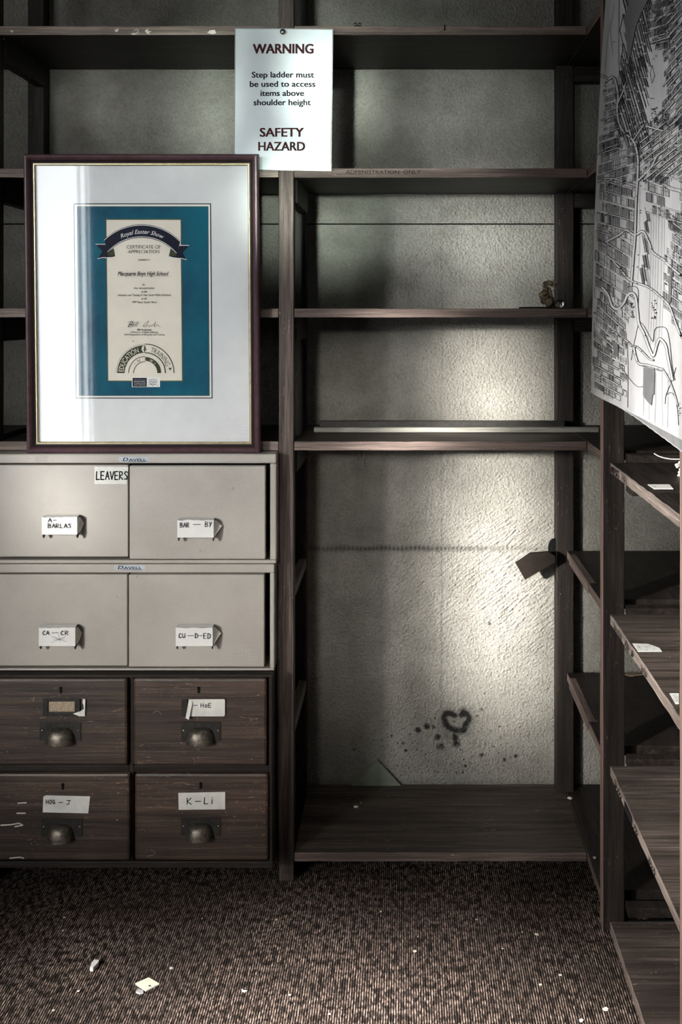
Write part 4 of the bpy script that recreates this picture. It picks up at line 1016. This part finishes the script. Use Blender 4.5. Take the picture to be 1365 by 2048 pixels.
# big tints
mpoly([(1251, 35), (1262, 0), (1264, -60), (1302, -60), (1298, 0), (1281, 35), (1273, 59), (1266, 95), (1259, 129), (1256, 95), (1254, 63)], 'mapgrey', LI*6)
mpoly([(1289.5, 734), (1312, 739), (1311, 789), (1308, 789), (1305.6, 811), (1297.6, 803.5), (1288.7, 792)], 'mapgrey', LI*6)
mpoly([(1226, 680), (1238, 690), (1239, 716), (1231, 708)], 'mapgrey', LI*6); mpoly([(1340, 560), (1347, 540), (1345, 600), (1340, 610)], 'mapgrey', LI*6)
# main roads
road([(1203, 151), (1212, 154), (1219, 158), (1227, 154), (1233, 163), (1238, 192), (1236, 215), (1239, 242), (1248, 262), (1268, 281), (1275, 300), (1278, 322), (1277, 359), (1274, 402), (1272, 468), (1268, 520), (1264, 571)], 3.6, True, True)
road([(1238, 205), (1247, 185), (1253, 168)], 2.4); road([(1268, 281), (1279, 265), (1289, 250)], 2.0)
road([(1198, 356), (1232, 358), (1262, 368), (1273, 371)], 2.6, True, True); road([(1213, 484), (1240, 470), (1254, 460), (1271, 470), (1288, 463), (1300, 485), (1308, 505), (1330, 520), (1345, 535), (1400, 580)], 3.4, True, True)
road([(1277, 362), (1292, 348), (1306, 332), (1316, 312), (1332, 300)], 3.0); road([(1308, 366), (1345, 378), (1400, 392)], 3.4, True, True)
road([(1215, 510), (1240, 535), (1262, 560), (1300, 575), (1330, 600), (1342, 615), (1355, 650), (1370, 680), (1400, 700)], 2.8, True, True)
road([(1206, 575), (1218, 590), (1226, 612), (1238, 618), (1250, 605), (1256, 592), (1265, 586), (1273, 594), (1277, 625), (1280, 648), (1290, 668), (1302, 700), (1309, 711), (1316, 688), (1322, 678), (1333, 690), (1338, 715), (1347, 760)], 4.0)
mline(smooth2([(1257, 574), (1268, 572), (1278, 580), (1278, 620), (1281, 642), (1290, 652), (1305, 680), (1309, 680), (1311, 660), (1320, 654), (1335, 658), (1342, 690), (1346, 730), (1352, 760)], 4), .8)
road([(1226, 663), (1232, 665), (1242, 675), (1256, 682), (1266, 692), (1276, 694), (1291, 708), (1301, 718), (1309, 720)], 2.2, True, True)
road([(1269, 692), (1273, 712), (1280, 727), (1300, 731), (1327, 739)], 3.2, True, True); mline([(1270, 702), (1280, 730), (1326, 743)], .7)
road([(1327, 737), (1335, 750), (1344, 768), (1352, 790), (1358, 812)], 1.4)
mline(smooth2([(1244, 735), (1256, 751), (1270, 768), (1281.5, 774), (1294, 768), (1304, 753), (1310, 737)], 5), .7)
mline([(1256, 680), (1258, 740), (1257, 822)], .7); mline([(1280, 640), (1268, 695), (1264, 720)], .6); mline(smooth2([(1354, 735), (1344, 765), (1334, 790), (1332, 808)], 4), .8); mline(smooth2([(1334, 790), (1344, 785), (1352, 795), (1357, 820), (1359, 850)], 4), .7)
road([(1294, 252), (1312, 257), (1328, 262)], 3.0, False, True); road([(1302, 86), (1328, 78), (1342, 74)], 2.0, False, True); road([(1315, 42), (1330, 30), (1342, 20)], 2.0, False, True)
for bx, by, w_, h_, n in ((1303, 215, 22, 30, 26), (1262, 605, 12, 30, 20), (1306, 600, 8, 40, 16), (1340, 430, 14, 16, 14), (1355, 800, 8, 30, 12)):
    for _ in range(n):
        x = bx+rm.uniform(0, w_); y = by+rm.uniform(0, h_); mb.ribbon([(x, y), (x+rm.uniform(-3, 4), y+rm.uniform(-3, 3))], rm.choice([.6, 1, 1.8]), mp, 'mapink', LI*4)
o = mb.build('map_sheet', hm)
# second sheet / roller cloth behind
mb = MB(); n = 40; vs = []
be2 = [(1236, 812), (1270, 833), (1310, 862), (1340, 884), (1365, 903), (1400, 930)]
for i in range(n+1):
    px = 1236+164*i/n; yb_ = lerp(px, be2)+0.5*math.sin(i*2.1)
    s = (px-810)/361.0; s2 = (px-810)/361.0
    vs.append((361*U, YF/s, CH-(yb_-620)*U/s)); vs.append((361.5*U, YF/s, CH-(lerp(px, bedge)-60-620)*U/s))
mb.raw(vs, [[2*i, 2*i+1, 2*i+3, 2*i+2] for i in range(n)]+[[2*i+2, 2*i+3, 2*i+1, 2*i] for i in range(n)][:0], 'mapback', True)
mb.tube([vs[2*i] for i in range(n+1)], 0.0009, 'mapmid', 6)
mb.build('backing_sheet', hm)['label'] = 'grey backing sheet showing below the map'

# ================================================================= SMALL THINGS
# pale batten and dark strip on the fourth shelf
zs4 = hz(263)
s1 = 0.935
mb = MB(); mb.box(P(628, 0, s1).x, P(1198, 0, s1).x, YF/s1, YF/s1+0.025, zs4+0.0012, zs4+0.0122, 'batten', None, 20, 0.0005)
# it rests on a packing piece so its top shows level
tag(mb.build('timber_batten', loc=(P(910, 0, s1).x, YF/s1+0.012, zs4+0.0005), bevel=0.0008), 'long pale grey timber batten lying on the shelf in front of the wall', 'timber')
s2 = 0.905
mb = MB(); mb.box(P(640, 0, s2).x, P(1130, 0, s2).x, YF/s2, YF/s2+0.02, zs4+0.0012, zs4+0.0187, 'iron', None, 16, 0.0004)
tag(mb.build('timber_batten', loc=(P(910, 0, s2).x, YF/s2+0.01, zs4+0.0005), bevel=0.0008), 'dark batten lying behind the pale batten against the wall', 'timber')
# on the third shelf
zs3 = hz(-3)
sb = 0.985
r = 0.0102*0.98
mb = MB(); c = Vector((P(1120, 0, sb).x, YF/sb, zs3+r+0.0003)); mb.sphere(c, r, 'ball', 40, 24)
tag(mb.build('glass_marble', loc=c-Vector((0, 0, r))), 'clear glass ball on the middle shelf beside the corner post', 'marble')
mb = MB(); sr = 0.95
pts = smooth2([(1104, 613), (1100, 606), (1092, 600), (1088, 590), (1093, 580), (1091, 571), (1097, 566), (1103, 568), (1107, 572), (1112, 571), (1113, 565), (1109, 563)], 4)
rad = [0.010+0.004*math.sin(i*1.7) if i < 14 else (0.0075 if i < 22 else (0.005 if i < 30 else 0.0032)) for i in range(len(pts))]
p3 = [Vector((P(x, 0, sr).x, YF/sr+0.004*math.sin(i*.9), zs3+(612.5-y)*U/sr+0.006)) for i, (x, y) in enumerate(pts)]
p3[0].z = zs3+0.009
mb.tube([p+Vector((0, noise.noise(p*300)*0.003, 0)) for p in p3], [q*(1+0.35*noise.noise(p*400)) for q, p in zip(rad, p3)], 'root', 12)
base = [Vector((P(x, 0, sr).x, YF/sr, zs3+(612.5-y)*U/sr+0.004)) for x, y in smooth2([(1107, 611), (1104, 600), (1101, 585), (1099, 574)], 4)]
mb.tube([p+Vector((0, 0.003, 0)) for p in base], [0.006, .007, .006, .006, .005, .006, .005, .005, .004, .005, .004, .004, .003][:len(base)], 'root', 10)
tag(mb.build('dried_root', loc=(P(1100, 0, sr).x, YF/sr, zs3)), 'gnarled brown dried root standing on the middle shelf near the glass ball', 'root')
mb = MB(); mb.box(P(1040, 0, .98).x, P(1113, 0, .98).x, YF/.98+0.0, YF/.98+0.016, zs3+0.0004, zs3+0.0035, 'black')
tag(mb.build('flat_strip', loc=(P(1076, 0, .98).x, YF/.98+.008, zs3+.0004), bevel=0.0006), 'thin black flat strip lying on the middle shelf left of the glass ball', 'strip')
# top shelf: little glass stoppers, nail and string loop
zs1 = hz(-568)
mb = MB()
for px in (711, 720):
    c = Vector((P(px, 0, .998).x, YF+0.008, zs1+0.0045)); mb.sphere(c, 0.0042, 'ball', 16, 10); 
c = Vector((P(716, 0, 1).x, YF+0.008, zs1+0.002)); mb.sphere(c, 0.004, 'ball', 16, 10, (2.0, 1, .5))
tag(mb.build('glass_clip', loc=(P(716, 0, 1).x, YF+0.008, zs1)), 'tiny clear twin-knobbed clip on the top shelf right of the warning sign', 'clip')
mb = MB(); c = P(890, 52, 1.0); mb.tube([c+Vector((0, -0.003, 0.002)), c+Vector((0, -0.003, -0.010))], 0.0013, 'black', 8); mb.tube([c+Vector((0, 0.002, -0.0045)), c+Vector((0, -0.004, -0.0045))], 0.001, 'black', 6)
tag(mb.build('nail', loc=c), 'black bent nail in the top shelf edge above the string loop', 'nail')
mb = MB(); lp = smooth2([(889, 58), (880, 64), (869, 68), (878, 69.5), (890, 68), (902, 69), (911, 65), (906, 60), (898, 57), (890, 58)], 4)
mb.tube([P(x, y, 1.0)+Vector((0, -0.0016, 0)) for x, y in lp], 0.0007, 'pink_y', 6)
tag(mb.build('string_loop', loc=P(889, 58, 1.0)), 'pale string loop hanging from the nail on the top shelf edge', 'string')
# wires under the fourth shelf
for pts, lb in (([(720, 903), (719, 910), (716, 921)], 'short black wire hanging under the shelf, left of the longer one'), ([(729, 903), (730, 918), (731, 934)], 'longer black wire hanging straight down under the shelf')):
    mb = MB(); mb.tube([P(x, y, .99) for x, y in pts], 0.0008, 'iron', 6)
    tag(mb.build('hanging_wire', loc=P(*pts[0], .99)), lb, 'wire')
# broken board end and bracket by the corner post
sq = 0.905
mb = MB(); poly = [(1032, 1127), (1062, 1107), (1098, 1104), (1111, 1112), (1111, 1126), (1107, 1127), (1051, 1160)]
A = [P(x, y, sq) for x, y in poly]; th_ = 0.014; Bq = [p+Vector((0, th_, 0)) for p in A]; n = len(A)
mb.raw(A+Bq, [list(range(n))[::-1], [n+i for i in range(n)]]+[[i, (i+1) % n, n+(i+1) % n, n+i] for i in range(n)], 'darkbrown')
tag(mb.build('board_offcut', loc=P(1072, 1130, sq), bevel=0.0008), 'brown board offcut sticking out at an angle left of the corner post', 'board')
mb = MB(); c = P(1109, 1097, 0.8805); mb.sphere(c, 0.0155, 'black', 20, 12, (0.95, 0.5, 1.6)); tag(mb.build('wall_bracket', loc=c), 'small rounded black bracket behind the angled board offcut', 'bracket')
# papers on the side shelves
def flat(Hs, pts, m, name, label, cat, dz=0.0012, th=0.0008, extra=None):
    mbb = MB(); z = hz(Hs)+dz
    def g_(x, y):
        s = (y-620)/(Hs*1.0); return ((x-810)*U/s, YF/s)
    A = [Vector((*g_(x, y), z+th)) for x, y in pts]; B = [p-Vector((0, 0, th)) for p in A]; n = len(A)
    mbb.raw(A+B, [list(range(n)), [n+i for i in range(n)][::-1]]+[[i, n+i, n+(i+1) % n, (i+1) % n] for i in range(n)], m)
    if extra: extra(mbb, lambda x, y, off=0: Vector((*g_(x, y), z+th+0.0003+off)))
    c = sum(A, Vector())/n; return tag(mbb.build(name, loc=(c.x, c.y, z)), label, cat)
def spk(mbb, f, box, n=30, r=random.Random(2)):
    for _ in range(n):
        x = r.uniform(box[0], box[2]); y = r.uniform(box[1], box[3]); mbb.ribbon([(x, y), (x+r.uniform(.5, 2), y+r.uniform(-.4, .4))], .6, f, 'mapgrey')
flat(271, [(1296, 971), (1309, 980), (1348, 980), (1340, 971)], 'oldpaper', 'paper_label', 'white paper label on the upper near side shelf', 'label', extra=lambda b, f: spk(b, f, (1300, 972, 1312, 977), 6))
flat(540, [(1266, 1289), (1298, 1290), (1320, 1298), (1325, 1305), (1277, 1305)], 'oldpaper', 'paper_label', 'white speckled paper label at the front of the middle near side shelf', 'label', extra=lambda b, f: spk(b, f, (1275, 1291, 1312, 1303), 34))
flat(540, [(1340, 1389), (1359, 1389), (1359, 1410), (1352, 1410)], 'oldpaper', 'paper_label', 'torn white paper by the second upright on the middle near side shelf', 'label', extra=lambda b, f: spk(b, f, (1347, 1391, 1358, 1406), 20))
# leaf on the far shelf
def leafx(b, f): b.ribbon([(1253, 1350.5), (1284, 1351)], .6, f, 'darkbrown')
flat(815, smooth2([(1250, 1351), (1258, 1347), (1270, 1346), (1280, 1348), (1287, 1352), (1276, 1353), (1264, 1355), (1256, 1354)], 2), 'leaf', 'dried_leaf', 'curled dried brown leaf on the lower far side shelf', 'leaf', extra=leafx, dz=0.002, th=0.002)
# white cable and its bundled end on the near shelf
zc_ = hz(271)
mb = MB(); cs = 1.2
cp_ = smooth2([(1309, 907), (1320, 913), (1335, 917), (1350, 918.5), (1380, 918)], 5)
mb.tube([Vector(((x-810)*U/cs, YF/cs, CH-(y-620)*U/cs)) for x, y in cp_], 0.0011, 'cable', 8)
# the end sweeps down to the shelf out of sight
tag(mb.build('cable', loc=(P(1380, 918, cs))), 'single white cable end curving in above the near side shelf', 'cable')
mb = MB()
for (x, y, dx, dy) in ((1360, 925, 8, 4), (1353, 930, 10, 4), (1355, 934, 9, -2), (1361, 939, 8, 2), (1359, 945, 9, 1), (1358, 951, 10, 0)):
    s = 1.235; a = P(x, y, s); b = P(x+dx+8, y+dy, s); b.y += 0.02; mb.tube([a, (a+b)/2+Vector((0, 0.004, 0.001)), b], 0.0022, 'cable', 10)
tag(mb.build('cable_bundle', loc=P(1366, 953, 1.235)), 'bundle of thick white cable ends on the near side shelf by the second upright', 'cable')
# green sheet corner standing behind the bottom shelf
gs = 0.8775
mb = MB(); A = [P(x, y, gs) for x, y in ((755, 1520), (702, 1569), (757, 1573), (803, 1569))]; A[1].z = A[3].z = hz(1085)+0.0006; A[2].z = hz(1085)+0.0006; Bq = [p+Vector((0, 0.003, 0)) for p in A]
mb.raw(A+Bq, [[0, 1, 2, 3], [7, 6, 5, 4], [0, 4, 5, 1], [1, 5, 6, 2], [2, 6, 7, 3], [3, 7, 4, 0]], 'greenpane')
tag(mb.build('plastic_sheet', loc=P(755, 1571, gs)), 'dull green triangular sheet corner leaning on the wall above the bottom shelf', 'sheet')
# chips on the bottom shelf
def chip(c, r, name, label, cat, m='debris', group=None, seed=0):
    rr = random.Random(seed); mbb = MB(); n = 6; c = Vector(c)
    top = [c+Vector((math.cos(i*6.283/n)*r*rr.uniform(.5, 1.2), math.sin(i*6.283/n)*r*rr.uniform(.5, 1.2), r*rr.uniform(.15, .4))) for i in range(n)]
    bt = [Vector((p.x, p.y, c.z)) for p in top]
    mbb.raw(top+bt, [list(range(n)), [n+i for i in range(n)][::-1]]+[[i, n+i, n+(i+1) % n, (i+1) % n] for i in range(n)], m)
    return tag(mbb.build(name, loc=c), label, cat, group)
def onlev(px, py, H): 
    s = (py-620)/H; return Vector(((px-810)*U/s, YF/s, hz(H)+0.0005))
for i, (px, py, r, lb) in enumerate(((712, 1614, .006, 'pale chip in the middle of the bottom shelf'), (722, 1606, .003, 'tiny pale crumb just behind the chip on the bottom shelf'), (1140, 1597, .006, 'pale sliver on the bottom shelf near the corner post'), (1190, 1716, .005, 'pale chip on the bottom shelf beside the first upright'))):
    chip(onlev(px, py, 1085), r, 'plaster_chip', lb, 'debris', seed=i)
# things on the carpet
flo = 1141
def fl(pts, m, name, label, cat, th=0.0012, extra=None): return flat(flo, pts, m, name, label, cat, dz=0.0015, th=th, extra=extra)
def cardx(b, f):
    b.poly([f(299.8+2.9*math.cos(-t), 1976+1.5*math.sin(-t)) for t in [i*.628 for i in range(10)]], 'ink'); b.ribbon([(294, 1967), (301, 1963.5)], .5, f, 'mapmid'); b.ribbon([(290, 1966), (297, 1962)], .4, f, 'mapmid')
fl([(297.5, 1958.5), (270.5, 1970.5), (291.5, 1985), (319, 1971)], 'card', 'plastic_card', 'cream plastic card with a black dot lying on the carpet', 'card', 0.0022, cardx)
fl([(272, 1988), (277, 1982), (286, 1985), (287, 1989), (280, 1991)], 'mapmid', 'paper_scrap', 'small grey scrap tucked below the cream card on the carpet', 'scrap', 0.003)
fl([(180, 1944), (183, 1934), (189, 1928), (198, 1929), (196, 1934), (186, 1945)], 'paper', 'paper_scrap', 'folded white paper scrap on the carpet left of the cream card', 'scrap', 0.007)
fl([(483, 1981), (488, 1984), (495, 1984), (490, 1987), (484, 1985)], 'paper', 'paper_scrap', 'thin white scrap on the carpet right of the cream card', 'scrap', 0.002)
CL = ['pale crumb on the carpet below the lower left wooden drawer, farther of two', 'pale crumb on the carpet between the drawers and the folded white scrap, nearer of two', 'pale crumb on the carpet just up and right of the cream card',
 'tiny pale crumb on the carpet in front of the lower right wooden drawer', 'pale crumb on the carpet in front of the post between cabinets and open bay', 'pale crumb on the carpet, farthest back in front of the open bay',
 'pale crumb near the middle of the carpet, nearer of a close pair', 'tiny pale crumb near the middle of the carpet, farther of a close pair', 'pale crumb on the dark far carpet right of the open bay middle', 'tiny pale crumb on the far right carpet, left of the biggest far crumb',
 'biggest pale crumb on the far right carpet near the foot of the first upright', 'pale crumb on the right carpet, right of a pale one slightly nearer', 'pale crumb on the right carpet, left of a pale one slightly farther', 'large white crumb at the near right edge of the carpet by the side shelf',
 'pale crumb on the near carpet right of the thin white scrap', 'tiny pale crumb alone in the right half of the carpet', 'pale crumb on the carpet just below the folded white scrap', 'pale crumb at the near left corner of the carpet',
 'pale crumb at the very bottom right of the carpet', 'pale crumb at the bottom middle of the carpet']
for i, (px, py, r) in enumerate(((128, 1837, .003), (126, 1863, .003), (342, 1938, .004), (404, 1839, .002), (553, 1841, .003), (762, 1825, .003), (830, 1904, .004), (836, 1875, .002), (954, 1841, .003), (1045, 1866, .002), (1074, 1871, .005), (1122, 1952, .004), (1082, 1972, .004), (1212, 2021, .006), (580, 1992, .003), (1006, 1899, .002), (157, 1984, .003), (106, 2023, .003), (1163, 2043, .005), (660, 2030, .003))):
    o = chip(onlev(px, py, flo)+Vector((0, 0, 0.001)), r, 'carpet_crumb', CL[i], 'debris', group='pale crumbs on the carpet', seed=20+i)
for o in bpy.data.objects:
    if '_o' in o.keys(): del o['_o']
